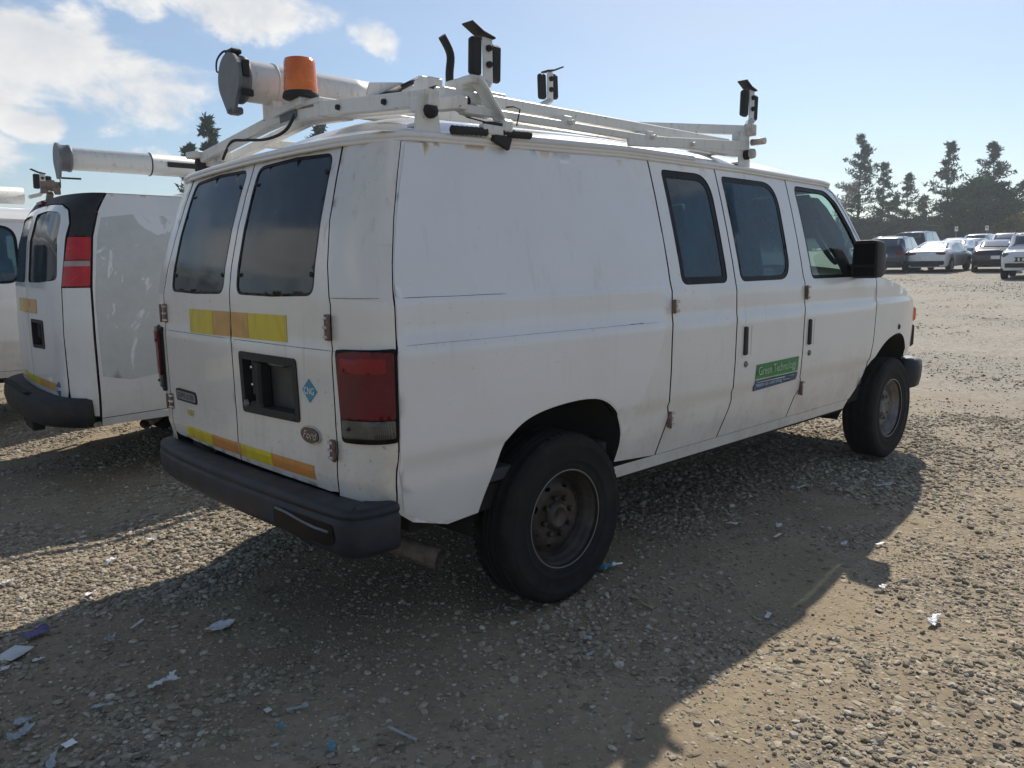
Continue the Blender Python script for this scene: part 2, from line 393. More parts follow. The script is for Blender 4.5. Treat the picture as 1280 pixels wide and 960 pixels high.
def segdist(P, poly):
    d = np.full(len(P), 1e9)
    for i in range(len(poly)):
        a = np.array(poly[i]); b = np.array(poly[(i+1) % len(poly)]); ab = b-a
        t = np.clip(((P-a)@ab)/(ab@ab+1e-12), 0, 1); d = np.minimum(d, np.linalg.norm(P-(a+t[:, None]*ab), axis=1))
    return d
def triangulate(outline, holes=(), step=.05, rows=()):
    loops = [dense(outline, step*.7)]+[dense(h, step*.5) for h in holes]
    lo = loops[0].min(0); hi = loops[0].max(0)
    gx = np.arange(lo[0]+step/2, hi[0], step); gy = np.arange(lo[1]+step/2, hi[1], step)
    if len(rows): gy = np.concatenate([gy[np.min(np.abs(gy[:, None]-np.array(rows)[None]), 1) > step*.22], [r for r in rows if lo[1] < r < hi[1]]])
    G = np.array([(a, b) for a in gx for b in gy]) if len(gx) and len(gy) else np.zeros((0, 2))
    if len(G):
        G = G[inside(G, loops[0])]
        for h in loops[1:]:
            if len(G): G = G[~inside(G, h)]
        for lp in loops:
            if len(G): G = G[segdist(G, lp) > step*.28]
    V = []; E = []; marks = []
    for lp in loops:
        k = len(V); n = len(lp); V += [tuple(p) for p in lp]; E += [(k+i, k+(i+1) % n) for i in range(n)]; marks.append((k, n))
    V += [tuple(p) for p in G]
    v2, e2, f2, *_ = mgeo.delaunay_2d_cdt([Vector(v) for v in V], E, [], 0, 1e-6)
    V2 = np.array([tuple(v) for v in v2]); F2 = np.array([f for f in f2 if len(f) == 3])
    C = V2[F2].mean(1); keep = inside(C, loops[0])
    for h in loops[1:]: keep &= ~inside(C, h)
    return V2, F2[keep]
def panel(name, S, outline, holes=(), mat=None, parent=None, step=.06, flange=.02, off=0., rows=(), centre=None):
    """sheet-metal panel: a 2-D outline with holes laid on the surface S(u, v), edges turned inwards"""
    V2, F = triangulate(outline, holes, step, rows)
    P = S(V2[:, 0], V2[:, 1]); e = 1e-3
    du = S(V2[:, 0]+e, V2[:, 1])-P; dv = S(V2[:, 0], V2[:, 1]+e)-P; Nn = np.cross(du, dv); Nn /= np.linalg.norm(Nn, axis=1)[:, None]+1e-12
    c = np.array([P[:, 0].mean()*.75, 0, 1.1]) if centre is None else np.array(centre)
    if ((P-c)*Nn).sum() < 0: Nn = -Nn
    P = P+Nn*off
    fn = np.cross(P[F[:, 1]]-P[F[:, 0]], P[F[:, 2]]-P[F[:, 0]])
    if (fn*Nn[F[:, 0]]).sum() < 0: F = F[:, ::-1]
    V = list(P); Fs = [tuple(f) for f in F]; sm = [True]*len(Fs); nmain = len(Fs)
    if flange:
        cnt = {}
        for f in Fs:
            for i in range(3): cnt[(f[i], f[(i+1) % 3])] = 1
        ed = [k for k in cnt if (k[1], k[0]) not in cnt]
        mp = {}
        for a, b in ed:
            for q in (a, b):
                if q not in mp:
                    mp[q] = len(V); V.append(P[q]); V.append(P[q]-Nn[q]*flange)
        for a, b in ed:
            Fs.append((mp[b], mp[a], mp[a]+1, mp[b]+1)); sm.append(False)
    if flange >= .03: return obj(name, V, Fs, mat, parent, sm, [mat, M['under']], [0]*nmain+[1]*(len(Fs)-nmain))
    return obj(name, V, Fs, mat, parent, sm)
def lin(x, xs, ys): return np.interp(x, xs, ys)
def smooth01(t): t = np.clip(t, 0, 1); return t*t*(3-2*t)
def ringpoly(poly, d):
    """polygon shrunk towards its inside by d (for seals and frames)"""
    P = dense(poly, 1e9); n = len(P); out = []
    A = sum(P[i][0]*P[(i+1) % n][1]-P[(i+1) % n][0]*P[i][1] for i in range(n)); sg = 1 if A > 0 else -1
    for i in range(n):
        t1 = P[i]-P[i-1]; t2 = P[(i+1) % n]-P[i]; t1 = t1/(np.linalg.norm(t1)+1e-9); t2 = t2/(np.linalg.norm(t2)+1e-9)
        n1 = np.array([-t1[1], t1[0]])*sg; n2 = np.array([-t2[1], t2[0]])*sg; m = n1+n2; m /= max(np.dot(m, n1), .35)
        out.append(tuple(P[i]+m*d))
    return out
def text_mesh(name, body, size, mat, parent, origin, xdir, up, extr=.0006, align='LEFT', shear=0, sx=1.):
    cu = bpy.data.curves.new(name, 'FONT'); cu.body = body; cu.size = size; cu.align_x = align; cu.extrude = extr; cu.shear = shear; cu.resolution_u = 3
    o = bpy.data.objects.new(name, cu); COL.objects.link(o)
    dg = bpy.context.evaluated_depsgraph_get(); me = bpy.data.meshes.new_from_object(o.evaluated_get(dg)); bpy.data.objects.remove(o)
    x = Vector(xdir).normalized(); y = Vector(up); y = (y-x*y.dot(x)).normalized(); z = x.cross(y)
    mt = Matrix(((x[0]*sx, y[0], z[0], origin[0]), (x[1]*sx, y[1], z[1], origin[1]), (x[2]*sx, y[2], z[2], origin[2]), (0, 0, 0, 1)))
    me.transform(mt); me.materials.clear(); me.materials.append(mat); me.name = name
    return link(bpy.data.objects.new(name, me), parent)

# ------------------------------------------------------------------ the foreground van: body surface
PZ = [.44, .54, .66, .70, .775, .80, .95, 1.09, 1.178, 1.184, 1.330, 1.338, 1.345, 1.45, 1.6, 1.75, 1.88, 1.98]
PW = [.905, .930, .962, .970, .977, .990, .998, 1.0, 1.0030, .998, .9940, .9895, .986, .965, .930, .892, .856, .826]
CREASES = [.775, .80, 1.178, 1.184, 1.330, 1.338, 1.345]
XZ = [.44, .65, .71, .80, 1.158, 1.166, 1.345, 1.45, 1.60, 1.75, 1.85, 1.91, 2.0]
XR = [-.968, -.972, -.982, -.980, -.984, -.980, -.978, -.962, -.925, -.877, -.840, -.820, -.80]
U0, LC, RX = -.86, .30, .12
def prof(z): return np.interp(z, PZ, PW)
def nose(x): t = np.clip((np.asarray(x)-3.15)/1.05, 0, 1); return .17*t**2.6
def ryf(z): return np.interp(z, [.5, 1.35, 1.9], [.28, .28, .20])
def S_van(u, z):
    u, z = np.broadcast_arrays(np.asarray(u, float), np.asarray(z, float))
    W = prof(z)-nose(u); sh = np.interp(z, XZ, XR)+.98; ry = ryf(z)
    x1 = u+sh*np.maximum(0, 1-(u-U0)/.6)**2
    t = np.clip((U0-u)/LC, 0, 1); a = t*math.pi/2
    x2 = U0+sh-RX*np.sin(a)**.8; y2 = -(W-ry)-ry*np.maximum(np.cos(a), 0)**.8
    r = (U0-LC-u)/.72
    x3 = U0+sh-RX-.012*np.sin(np.clip(r, 0, 1)*math.pi/2); y3 = -(W-ry)*(1-r)
    side = u >= U0; cor = (u < U0) & (u >= U0-LC)
    return np.stack([np.where(side, x1, np.where(cor, x2, x3)), np.where(side, -W, np.where(cor, y2, y3)), z], -1)
def RU(y, z):
    """u of a point of the rear face given by its y (negative, right half) and z"""
    W = float(prof(z)); ry = float(ryf(z)); a = abs(y)
    if a <= W-ry: return U0-LC-.72*(1-a/(W-ry))
    c = min(1, (a-(W-ry))/ry); ang = math.acos(c**1.25)
    return U0-LC*ang/(math.pi/2)
def rear(pts): return [(RU(y, z), z) for y, z in pts]
def mirror(S):
    def f(u, z): P = S(u, z); P = P.copy(); P[..., 1] *= -1; return P
    return f
S_left = mirror(S_van)
def zrail(x): return np.interp(x, [-.84, -.66, .0, .5, 1.5, 2.5, 2.6], [1.885, 1.898, 1.925, 1.945, 1.952, 1.940, 1.93])

van = empty('cargo_van', (0, 0, 0), 0, 'dirty white cargo van with amber beacon, nearest to the camera', 'van')
G = .0050   # half a panel gap
TOP = 1.90
def arch(cx, pts, k=24):
    return pts
ARCH_R = [(-.470, .40), (-.470, .50), (-.425, .66), (-.375, .775), (-.30, .835), (-.20, .868), (-.06, .885), (.08, .887), (.19, .868), (.275, .815), (.325, .74), (.345, .65), (.335, .56), (.305, .40)]
ARCH_F = [(2.76, .40), (2.86, .50), (2.95, .68), (3.05, .77), (3.16, .85), (3.27, .905), (3.40, .935), (3.52, .937), (3.63, .90), (3.71, .83), (3.76, .73), (3.78, .60), (3.78, .40)]
def smooth_poly(p, k=4):
    p = np.array(p, float); out = []
    for i in range(len(p)-1):
        a = p[max(i-1, 0)]; b = p[i]; c = p[i+1]; d = p[min(i+2, len(p)-1)]
        for j in range(k):
            t = j/k; out.append(tuple(.5*((2*b)+(-a+c)*t+(2*a-5*b+4*c-d)*t*t+(-a+3*b-3*c+d)*t**3)))
    return out+[tuple(p[-1])]
AR = smooth_poly(ARCH_R); AF = smooth_poly(ARCH_F)
def seam(base): return [(x, z) for x, z in base]
def topz(x): return float(zrail(x))-.012
# seams between the side panels (x at each height), bowed towards the bottom
def body_side(S, parent, right):
    out = {}
    arch_up = [p for p in AR if p[1] > .525]
    s1, s2, s3 = .680, 1.250, 2.000
    low = .535
    # quarter panel with the rear wheel arch
    rearu = U0-.012
    qp = [(rearu, 1.866), (-.5, topz(-.5)), (0, topz(0)), (s1-G if right else 1.98-G, topz(s1))]
    if right:
        qp += [(s1-G, .82), (s1+.005-G, .775), (s1+.02-G, .72), (s1-G, .66), (s1-.03, low)]
    else:
        qp += [(1.98-G, low)]
    qp += arch_up[::-1]+[(-.47, .505), (-.62, .495), (-.79, .545), (rearu+.004, .60)]
    out['quarter'] = panel('quarter_panel', S, qp, (), M['van'], parent, .055, .03, rows=CREASES)
    # fender and front corner
    ft = [(3.03+G, 1.348), (3.2, 1.330), (3.44, 1.286), (3.72, 1.21), (3.95, 1.135), (4.06, 1.09), (4.075, .95), (4.07, .74), (3.79, .74)]
    fa = [p for p in AF if p[1] > .80 or p[0] > 3.5]; fa = [p for p in fa if p[1] > .73]
    fen = ft+[p for p in fa[::-1]]+[(3.02, .757), (2.99+G, .742), (3.025+G, .9), (3.035+G, 1.1)]
    out['fender'] = panel('fender', S, fen, (), M['van'], parent, .055, .03, rows=CREASES)
    # front door with its window opening
    wf = rounded([(2.085, 1.895), (2.50, 1.888), (2.625, 1.82), (2.755, 1.668), (2.86, 1.50), (2.885, 1.352), (2.105, 1.350)], [.05, .06, .02, .02, .02, .04, .04])
    fd = [(s3+G, topz(2.0)), (2.46, topz(2.46)-.004), (2.60, 1.878), (2.72, 1.76), (2.86, 1.575), (2.965, 1.40), (3.03-G, 1.345), (3.035-G, 1.1), (3.025-G, .9), (2.985-G, .745), (2.90, .60), (2.845, .54), (2.82, low), (s3-.035, low), (s3-.01+G, .66), (s3+.035+G, .70), (s3+.03+G, .76), (s3+G, .80)]
    door = panel('front_door', S, fd, [wf], M['van'], parent, .055, .03, rows=CREASES)
    if right: door['label'] = 'white front passenger door with black mirror'
    panel('window_seal', S, wf, [ringpoly(wf, .022)], M['seal'], door, .04, .012, off=-.004)
    panel('window_glass', S, ringpoly(wf, .016), (), M['fglass'], door, .15, 0, off=-.012)
    out['door'] = door
    # A-pillar strip
    ap = [(2.47, topz(2.47)-.008), (2.545, 1.922), (2.665, 1.858), (2.775, 1.735), (2.875, 1.598), (3.02, 1.43), (3.075, 1.352), (3.035, 1.35), (2.968, 1.405), (2.865, 1.58), (2.725, 1.765), (2.605, 1.884)]
    panel('windscreen_pillar', S, ap, (), M['van'], parent, .04, .05)
    if right:
        w1 = rounded([(.767, 1.888), (1.180, 1.892), (1.180, 1.346), (.772, 1.344)], [.03, .13, .05, .05], 8)
        w2 = rounded([(1.296, 1.894), (1.868, 1.894), (1.850, 1.353), (1.304, 1.349)], [.03, .15, .13, .05], 8)
        d1 = [(s1+G, topz(s1)), (s2-G, topz(s2)), (s2-G, .82), (s2+.005-G, .775), (s2+.012-G, .73), (s2-.012-G, .66), (s2-.055, low), (s1-.03+2*G, low), (s1+G, .66), (s1+.02+G, .72), (s1+.005+G, .775), (s1+G, .82)]
        d2 = [(s2+G, topz(s2)), (s3-G, topz(s3)), (s3-G, .80), (s3+.03-G, .76), (s3+.035-G, .70), (s3-.01-G, .66), (s3-.035-2*G, low), (s2-.055+2*G, low), (s2-.012+G, .66), (s2+.012+G, .73), (s2+.005+G, .775), (s2+G, .82)]
        for nm, d, wn in (('rear', d1, w1), ('front', d2, w2)):
            dd = panel('cargo_door', S, d, [wn], M['van'], parent, .055, .03, rows=CREASES)
            panel('window_seal', S, wn, [ringpoly(wn, .036 if nm == 'rear' else .026)], M['seal'], dd, .04, .012, off=-.003)
            panel('window_glass', S, ringpoly(wn, .02), (), M['sglass'], dd, .15, 0, off=-.006)
            dd['label'] = 'white %s side cargo door with a tinted window%s' % (nm, '' if nm == 'rear' else ' and the green sign')
            out[nm] = dd
    # rocker strip under the doors
    panel('rocker_panel', S, [(.325, .5305), (2.84, .5305), (2.80, .470), (.325, .470)], (), M['van'], parent, .08, .05, off=-.004)
    panel('rocker_lip', S, [(.33, .468), (2.79, .468), (2.77, .452), (.34, .452)], (), M['under'], parent, .1, .03, off=-.012)
    # rear corner pillar
    zz = [1.872, 1.6, 1.45, 1.345, 1.166, .9, .72, .66, .62]
    ys = [.662, .700, .735, .762, .772, .772, .768, .760, .75]
    cp = [(RU(-(y+.0035), z), z) for y, z in zip(ys, zz)]+[(U0-.016, .585), (U0-.016, 1.0), (U0-.016, 1.34), (U0-.016, 1.6), (U0-.016, 1.868)]
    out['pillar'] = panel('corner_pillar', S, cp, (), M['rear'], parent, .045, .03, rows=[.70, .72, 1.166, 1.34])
    # wheel housings
    for A, xa in ((AR, 'r'), (AF, 'f')):
        sg = -1 if right else 1
        mb = MB(); V = []; F = []; n = len(A)
        for yy, sc in ((.945, 1.004), (.62, 1.03), (.62, .0)):
            cx = 0.0 if xa == 'r' else 3.45
            for (x, z) in A:
                W = min(yy, float(prof(z)-nose(x))-.012)
                V.append((cx+(x-cx)*max(sc, .02), sg*W, .45+(z-.45)*max(sc, .02)))
        for i in range(2):
            for j in range(n-1): F.append((i*n+j, i*n+j+1, (i+1)*n+j+1, (i+1)*n+j))
        mb.add(V, F, True).build('wheel_well', M['under'], parent)
    return out
right = body_side(S_van, van, True)
left = body_side(S_left, van, False)
for hx, hz0, hz1, dr in ((.700, 1.218, 1.278, 'rear'), (.718, .668, .745, 'rear'), (2.022, 1.235, 1.312, 'door'), (2.052, .666, .745, 'door')):
    mb = MB(); zc = (hz0+hz1)/2; y = -float(prof(zc))
    mb.box((hx-.014, y-.004, zc), (.022, .016, hz1-hz0), bev=.003)
    mb.tube([(hx-.018, y-.014, hz0-.002), (hx-.018, y-.014, hz1+.002)], .0065, 8)
    for zz in (hz0+.008, hz1-.008): mb.box((hx+.012, y-.007, zz), (.034, .014, .013), bev=.003, mi=1)
    mb.box((hx+.006, y-.006, zc), (.014, .012, .022), bev=.002, mi=1)
    mb.build('hinge', None, right[dr], [M['rustyhinge'], M['hinge']])
# door handles: recessed cup and black pull, key lock below
for hx, dr in ((1.335, 'front'), (2.062, 'door')):
    cup = rounded([(hx-.025, 1.125), (hx+.075, 1.125), (hx+.075, .95), (hx-.025, .95)], .012)
    panel('handle_surround', S_van, cup, [ringpoly(cup, .008)], M['van'], right[dr], .03, .004, off=.0025)
    mb = MB(); mb.box((hx+.004, -1.004, 1.040), (.032, .018, .150), bev=.007); mb.build('door_handle', M['black'], right[dr])
    mb = MB(); mb.lathe([(0.0001, .010), (.012, .010), (.017, .005), (.017, 0), (.0175, -.004)], (hx+.022, -.995, .915), 'y', 16, sgn=-1); mb.build('key_lock', M['rim2'], right[dr])
mb = MB(); mb.lathe([(.0001, .008), (.016, .007), (.02, .003), (.02, -.004)], (3.482, -.998+float(nose(3.48)), .985), 'y', 14, sgn=-1); mb.build('side_marker', M['black'], right['fender'])
# white vinyl sheet left over the quarter panel, its ragged lower edge
vin = [(-.858, 1.858), (-.6, 1.878), (-.2, 1.893), (.2, 1.90), (.50, 1.905), (.535, 1.88), (.60, 1.80), (.648, 1.70), (.675, 1.58), (.672, 1.44), (.660, 1.30), (.640, 1.20), (.600, 1.08), (.551, .984), (.49, .88), (.433, .786), (.39, .715), (.347, .69)]
va = [p for p in AR if p[1] > .50 and not (p[0] > .2 and p[1] < .68)]
vin += [(x*1.0+(.006 if x > 0 else -.006), z+.006) for x, z in va[::-1]]+[(-.50, .512), (-.56, .503), (-.63, .516), (-.66, .506), (-.70, .525), (-.76, .553), (-.80, .575), (-.836, .590), (-.85, .65), (-.866, .8), (-.8665, 1.2), (-.866, 1.5)]
panel('vinyl_sheet', S_van, vin, (), M['vinyl'], right['quarter'], .06, .0012, off=.0016, rows=CREASES)
# thin brown crease lines and scratches with lifted paint
M['brown_tone'] = plain('brown_line', (.33, .28, .22), .9, var=.4, scale=30)
def line_on(S, pts, r, name, mat, par, wob=.0012):
    us = np.array([p[0] for p in pts]); zs = np.array([p[1] for p in pts]); P = S(us, zs); e = 1e-3
    nn = np.cross(S(us+e, zs)-P, S(us, zs+e)-P); nn /= np.linalg.norm(nn, axis=1)[:, None]; c = np.array([P[:, 0].mean()*.75, 0, 1.1])
    if ((P-c)*nn).sum() < 0: nn = -nn
    mb = MB(); mb.tube([p+n_*.0012+np.array([0, 0, wob*math.sin(7*i)]) for i, (p, n_) in enumerate(zip(P, nn))], [r*.4]+[r]*(len(pts)-2)+[r*.4], 5); return mb.build(name, mat, par)
for (a, b, z) in ((-.85, -.36, 1.3385), (.36, .46, 1.182)):
    line_on(S_van, [(a+(b-a)*k/14, z) for k in range(15)], .0012, 'scratch', M['under'], right['quarter'], .0005)
line_on(S_van, [(-.855+k*.06, 1.1805) for k in range(25)], .0011, 'crease_line', M['brown_tone'], right['quarter'], .0004)
# green and navy magnetic sign on the front cargo door
sg1 = [(1.475, .899), (1.955, .906), (1.952, .823), (1.472, .820)]; sg2 = [(1.468, .813), (1.952, .816), (1.962, .768), (1.478, .752)]
sign = panel('door_sign', S_van, sg1, (), M['green'], right['front'], .05, .002, off=.0035)
panel('navy_strip', S_van, sg2, (), M['navy'], sign, .05, .002, off=.0035)
panel('pale_line', S_van, [(1.474, .8205), (1.952, .8235), (1.952, .8155), (1.472, .8125)], (), M['palegreen'], sign, .05, .001, off=.0028)
text_mesh('sign_lettering', 'Green Technology', .066, M['palegreen'], sign, (1.487, -1.0035, .841), (1, .004, .012), (0, .02, 1), sx=.86)
text_mesh('strip_lettering', 'Natural Gas Clean Energy Vehicle', .033, M['palegrey'], sign, (1.487, -.9885, .774), (1, .004, .016), (0, .16, 1), sx=.86)

# ------------------------------------------------------------------ rear doors
def rear_door(S, right_side):
    ys = lambda z: float(np.interp(z, [.62, .66, .72, .9, 1.166, 1.345, 1.45, 1.6, 1.872], [.75, .760, .768, .772, .772, .762, .735, .700, .662]))-.0035
    zs = [1.86, 1.6, 1.45, 1.345, 1.166, .9, .72, .66]
    pts = [(-.004, 1.872), (-.3, 1.870), (-.56, 1.868), (-.655, 1.862)]+[(-ys(z), z) for z in zs[1:]]+[(-.70, .652), (-.004, .648), (-.004, 1.0), (-.004, 1.4)]
    win = rear(rounded([(-.048, 1.852), (-.345, 1.858), (-.618, 1.846), (-.662, 1.345), (-.36, 1.338), (-.060, 1.342)], [.05, 0, .05, .05, 0, .05]))
    holes = [win]
    cut = None
    if right_side:
        cut = rear(rounded([(-.070, 1.116), (-.530, 1.116), (-.535, .880), (-.076, .868)], .02)); holes.append(cut)
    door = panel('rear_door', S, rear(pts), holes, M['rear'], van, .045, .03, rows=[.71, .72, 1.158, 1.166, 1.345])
    door['label'] = 'dirty white rear door with %s' % ('the black handle recess and blue diamond' if right_side else 'the dark name plate')
    panel('window_seal', S, win, [ringpoly(win, .011)], M['seal'], door, .04, .012, off=-.001)
    panel('window_glass', S, ringpoly(win, .006), (), M['rglass'], door, .04, 0, off=-.004)
    for (y, z) in ((-.075, 1.78), (-.08, 1.42), (-.60, 1.78), (-.635, 1.42)):
        p = S(np.array([RU(y, z)]), np.array([z]))[0]; mb = MB(); mb.lathe([(.0001, .006), (.008, .005), (.01, 0)], p, 'x', 10, sgn=-1); mb.build('window_stud', M['black'], door)
    for z0, z1 in ((1.195, 1.285), (.775, .85)):
        zc = (z0+z1)/2; y0 = -.742; p = S(np.array([RU(y0-.02, zc)]), np.array([zc]))[0]; sg = 1 if right_side else -1
        mb = MB(); mb.box(p+np.array([-.006, .008*sg, 0]), (.012, .030, z1-z0), bev=.004)
        mb.tube([p+np.array([-.016, -.016*sg, (z0-zc)*.95]), p+np.array([-.016, -.016*sg, (z1-zc)*.95])], .0065, 8)
        for k in (-1, 0, 1): mb.box(p+np.array([-.010, .010*sg, k*(z1-z0)*.36]), (.012, .040, .009), bev=.002, mi=1)
        mb.build('hinge', None, door, [M['rustyhinge'], M['hinge']])
    return door, cut
dr, cut = rear_door(S_van, True)
dl, _ = rear_door(S_left, False)
for S_, d_ in ((S_van, dr), (S_left, dl)):
    line_on(S_, rear([(-.02-.075*k, 1.160) for k in range(11)]), .0014, 'crease_line', M['brown_tone'], d_, .0003)
line_on(S_van, [(RU(-.78-.02*k, 1.160), 1.160) for k in range(11)], .0012, 'crease_line', M['brown_tone'], right['pillar'], .0002)
line_on(S_van, [(RU(-.77-.02*k, 1.340), 1.340) for k in range(11)], .0012, 'crease_line', M['brown_tone'], right['pillar'], .0002)
def rp(y, z, off=0.):
    """point on the rear face (y of either sign)"""
    p = S_van(np.array([RU(-abs(y), z)]), np.array([z]))[0].copy()
    if y > 0: p[1] *= -1
    p[0] -= off; return p
# black licence and handle recess, a real pocket with the latch in it
rec = panel('handle_recess', S_van, cut, [ringpoly(cut, .030)], M['black'], dr, .03, .10, off=.005)
mb = MB(); P = [rp(y, z, -.055) for y, z in ((-.05, 1.12), (-.55, 1.12), (-.55, .86), (-.05, .86))]
mb.add(P, [(0, 1, 2, 3)]); mb.build('recess_back', M['recess'], rec)
cw = ringpoly(cut, .030)
mb = MB(); mb.box(rp(-.160, 1.015, -.035), (.05, .035, .15), bev=.008); mb.box(rp(-.205, .985, -.030), (.06, .045, .20), bev=.01); mb.box(rp(-.19, .90, -.02), (.045, .11, .035), bev=.008); mb.build('latch_handle', M['black'], rec)
for z in (1.055, .985): mb = MB(); mb.lathe([(.0001, .006), (.007, .005), (.008, 0)], rp(-.155, z, -.008), 'x', 10, sgn=-1); mb.build('latch_screw', M['chrome'], rec)
mb = MB(); mb.lathe([(.0001, .012), (.010, .012), (.016, .006), (.018, 0)], rp(-.115, .905, .002), 'x', 16, sgn=-1); mb.build('key_lock', M['rim2'], rec)
mb = MB(); mb.box(rp(-.36, 1.08, -.02), (.03, .12, .012), bev=.003); mb.build('plate_lamp', M['clear'], rec)
# reflective tape
def tape(y0, y1, za0, za1, zb0, zb1, mat, par, off=.0022):
    """strip from y0 (left, more positive) to y1; heights at both ends"""
    n = max(2, int(abs(y1-y0)/.05)+1); m = 7; V = []; F = []
    for i in range(n+1):
        t = i/n; y = y0+(y1-y0)*t; hi_, lo_ = za0+(zb0-za0)*t, za1+(zb1-za1)*t
        for k in range(m+1): V.append(rp(y, hi_+(lo_-hi_)*k/m, off))
    for i in range(n):
        for k in range(m): q = i*(m+1)+k; F.append((q, q+1, q+m+2, q+m+1))
    K = len(V); V += [v+np.array([.0018, 0, 0]) for v in V]
    for i in range(n):
        for a in (0, m): q = i*(m+1)+a; F.append((q, q+m+1, K+q+m+1, K+q))
    for k in range(m):
        for i in (0, n): q = i*(m+1)+k; F.append((q, q+1, K+q+1, K+q))
    return obj('reflective_tape', V, F, mat, par, False)
ub = lambda y: np.interp(y, [-.46, .44], [1.173, 1.165])
for y0, y1, m, par in ((.442, .180, 'yellow', dl), (.176, .008, 'orange', dl), (-.008, -.158, 'orange', dr), (-.162, -.468, 'yellow', dr)):
    tape(y0, y1, 1.271, ub(y0), 1.271, ub(y1), M[m], par)
lt = lambda y: float(np.interp(y, [-.62, .58], [.732, .716])); lb = lambda y: float(np.interp(y, [-.62, .58], [.679, .662]))
for y0, y1, m, par in ((.577, .278, 'yellow2', dl), (.275, .008, 'orange2', dl), (-.004, -.026, 'orange2', dr), (-.029, -.295, 'yellow2', dr), (-.298, -.387, 'orange2', dr), (-.389, -.481, 'orange2', dr), (-.483, -.615, 'orange2', dr)):
    tape(y0, y1, lt(y0), lb(y0), lt(y1), lb(y1), M[m], par)
# blue diamond, oval badge, name plate, unit number
mb = MB(); c = rp(-.612, 1.008, .002); s = .050
mb.prism([(c[1]-s, c[2]), (c[1], c[2]+s*.86), (c[1]+s, c[2]), (c[1], c[2]-s*.86)], 'x', c[0]-.001, c[0]+.004); dia = mb.build('blue_diamond', M['teal'], dr)
text_mesh('diamond_lettering', 'CNG', .036, M['white'], dia, (c[0]-.0022, c[1]-.001, c[2]-.013), (0, -1, 0), (0, 0, 1), align='CENTER', sx=.92)
c = rp(-.604, .845, .004)
def oval(a, b, x0, x1, name, mat, par):
    mb = MB(); n = 32; pts = [(c[1]+a*math.cos(2*math.pi*k/n), c[2]+b*math.sin(2*math.pi*k/n)) for k in range(n)]; mb.prism(pts, 'x', x0, x1); return mb.build(name, mat, par)
ov = oval(.069, .034, c[0]-.002, c[0]+.008, 'oval_badge', M['chrome'], dr); oval(.063, .029, c[0]-.0045, c[0], 'oval_face', M['blueoval'], ov)
text_mesh('oval_lettering', 'Ford', .042, M['chrome'], ov, (c[0]-.0052, c[1], c[2]-.013), (0, -1, 0), (0, 0, 1), align='CENTER', shear=.35, sx=1.15)
c = rp(.545, .858, .004); mb = MB(); mb.prism(rounded([(c[1]+.125, c[2]+.030), (c[1]-.115, c[2]+.030), (c[1]-.125, c[2]-.026), (c[1]+.120, c[2]-.026)], .018), 'x', c[0]-.003, c[0]+.008); pl = mb.build('name_plate', M['under'], dl)
mb = MB(); mb.prism(rounded([(c[1]+.115, c[2]+.022), (c[1]-.107, c[2]+.022), (c[1]-.115, c[2]-.018), (c[1]+.110, c[2]-.018)], .014), 'x', c[0]-.0045, c[0]); mb.build('plate_face', M['capgrey'], pl)
text_mesh('plate_lettering', 'SUPER DUTY', .034, M['chrome'], pl, (c[0]-.0052, c[1], c[2]-.010), (0, -1, 0), (0, 0, 1), align='CENTER', sx=.95)
c = rp(.515, .782, .003); text_mesh('unit_number', '1407', .042, M['yellow'], dl, (c[0], c[1], c[2]-.012), (0, -1, 0), (0, 0, 1), align='CENTER')
# tail lights wrapped on the corner pillars
for S, par in ((S_van, right['pillar']), (S_left, left['pillar'])):
    def U(y, z): return RU(-y, z)
    uo = U0-.016
    hous = rounded([(U(.808, 1.170), 1.170), (uo, 1.176), (uo, .862), (U(.820, .852), .852)], .018)
    tl = panel('tail_light', S, hous, (), M['seal'], par, .03, .03, off=.012)
    z0, z1 = .865, 1.165; ui = lambda z: U(.838-(z-.86)*.040, z); uo2 = uo-.018
    red = rounded([(ui(1.155), 1.157), (uo2, 1.161), (uo2, .945), (ui(.94), .938)], .010)
    panel('red_lens', S, red, (), M['red'], tl, .02, .012, off=.024)
    panel('upper_red_lens', S, rounded([(ui(1.145)+.014, 1.145), (uo2-.03, 1.148), (uo2-.03, 1.098), (ui(1.10)+.014, 1.094)], .01), (), M['red3'], tl, .02, .004, off=.0265)
    clr = rounded([(ui(.932), .934), (uo2, .941), (uo2, .880), (ui(.875), .872)], .010)
    panel('clear_lens', S, clr, (), M['clear'], tl, .02, .012, off=.022)
    sv = np.array([(ui(1.10)+.03, 1.105), (uo2-.02, 1.108), (ui(.90)+.03, .905), (uo2-.02, .91)])
    for (a, z) in sv:
        p = S(np.array([a]), np.array([z]))[0]; mb = MB(); mb.lathe([(.0001, .030), (.006, .030), (.007, .016)], p, 'x', 8, sgn=-1); mb.build('lens_screw', M['black'], tl)

# ------------------------------------------------------------------ roof
def roof_z(x, y):
    h = .15*smooth01((x+.86)/.55)*(1-.45*smooth01((x-2.2)/.5))+.012
    return zrail(x)+.006+h*(1-np.minimum(1, (np.abs(y)/.835))**2.6)
xs = np.concatenate([np.linspace(-.835, -.3, 12), np.linspace(-.2, 2.2, 14), np.linspace(2.3, 2.60, 5)]); ys = np.linspace(-1, 1, 33)
V = []; F = []
for i, x in enumerate(xs):
    for j, t in enumerate(ys):
        hw = float(prof(zrail(x)))+.004; y = t*hw
        xr = x
        if x < -.5:   # the rear edge bows like the doors below
            k = (x+.835)/.335; xr = x+(1-k)*(.030*abs(t)**6 - .0)
        V.append((xr+(.10*(1-t*t) if x > 2.5 else .10*(1-t*t)*smooth01(np.array((x-2.0)/.5))), y, float(roof_z(np.array(x), np.array(y)))))
n = len(ys)
for i in range(len(xs)-1):
    for j in range(n-1): F.append((i*n+j, (i+1)*n+j, (i+1)*n+j+1, i*n+j+1))
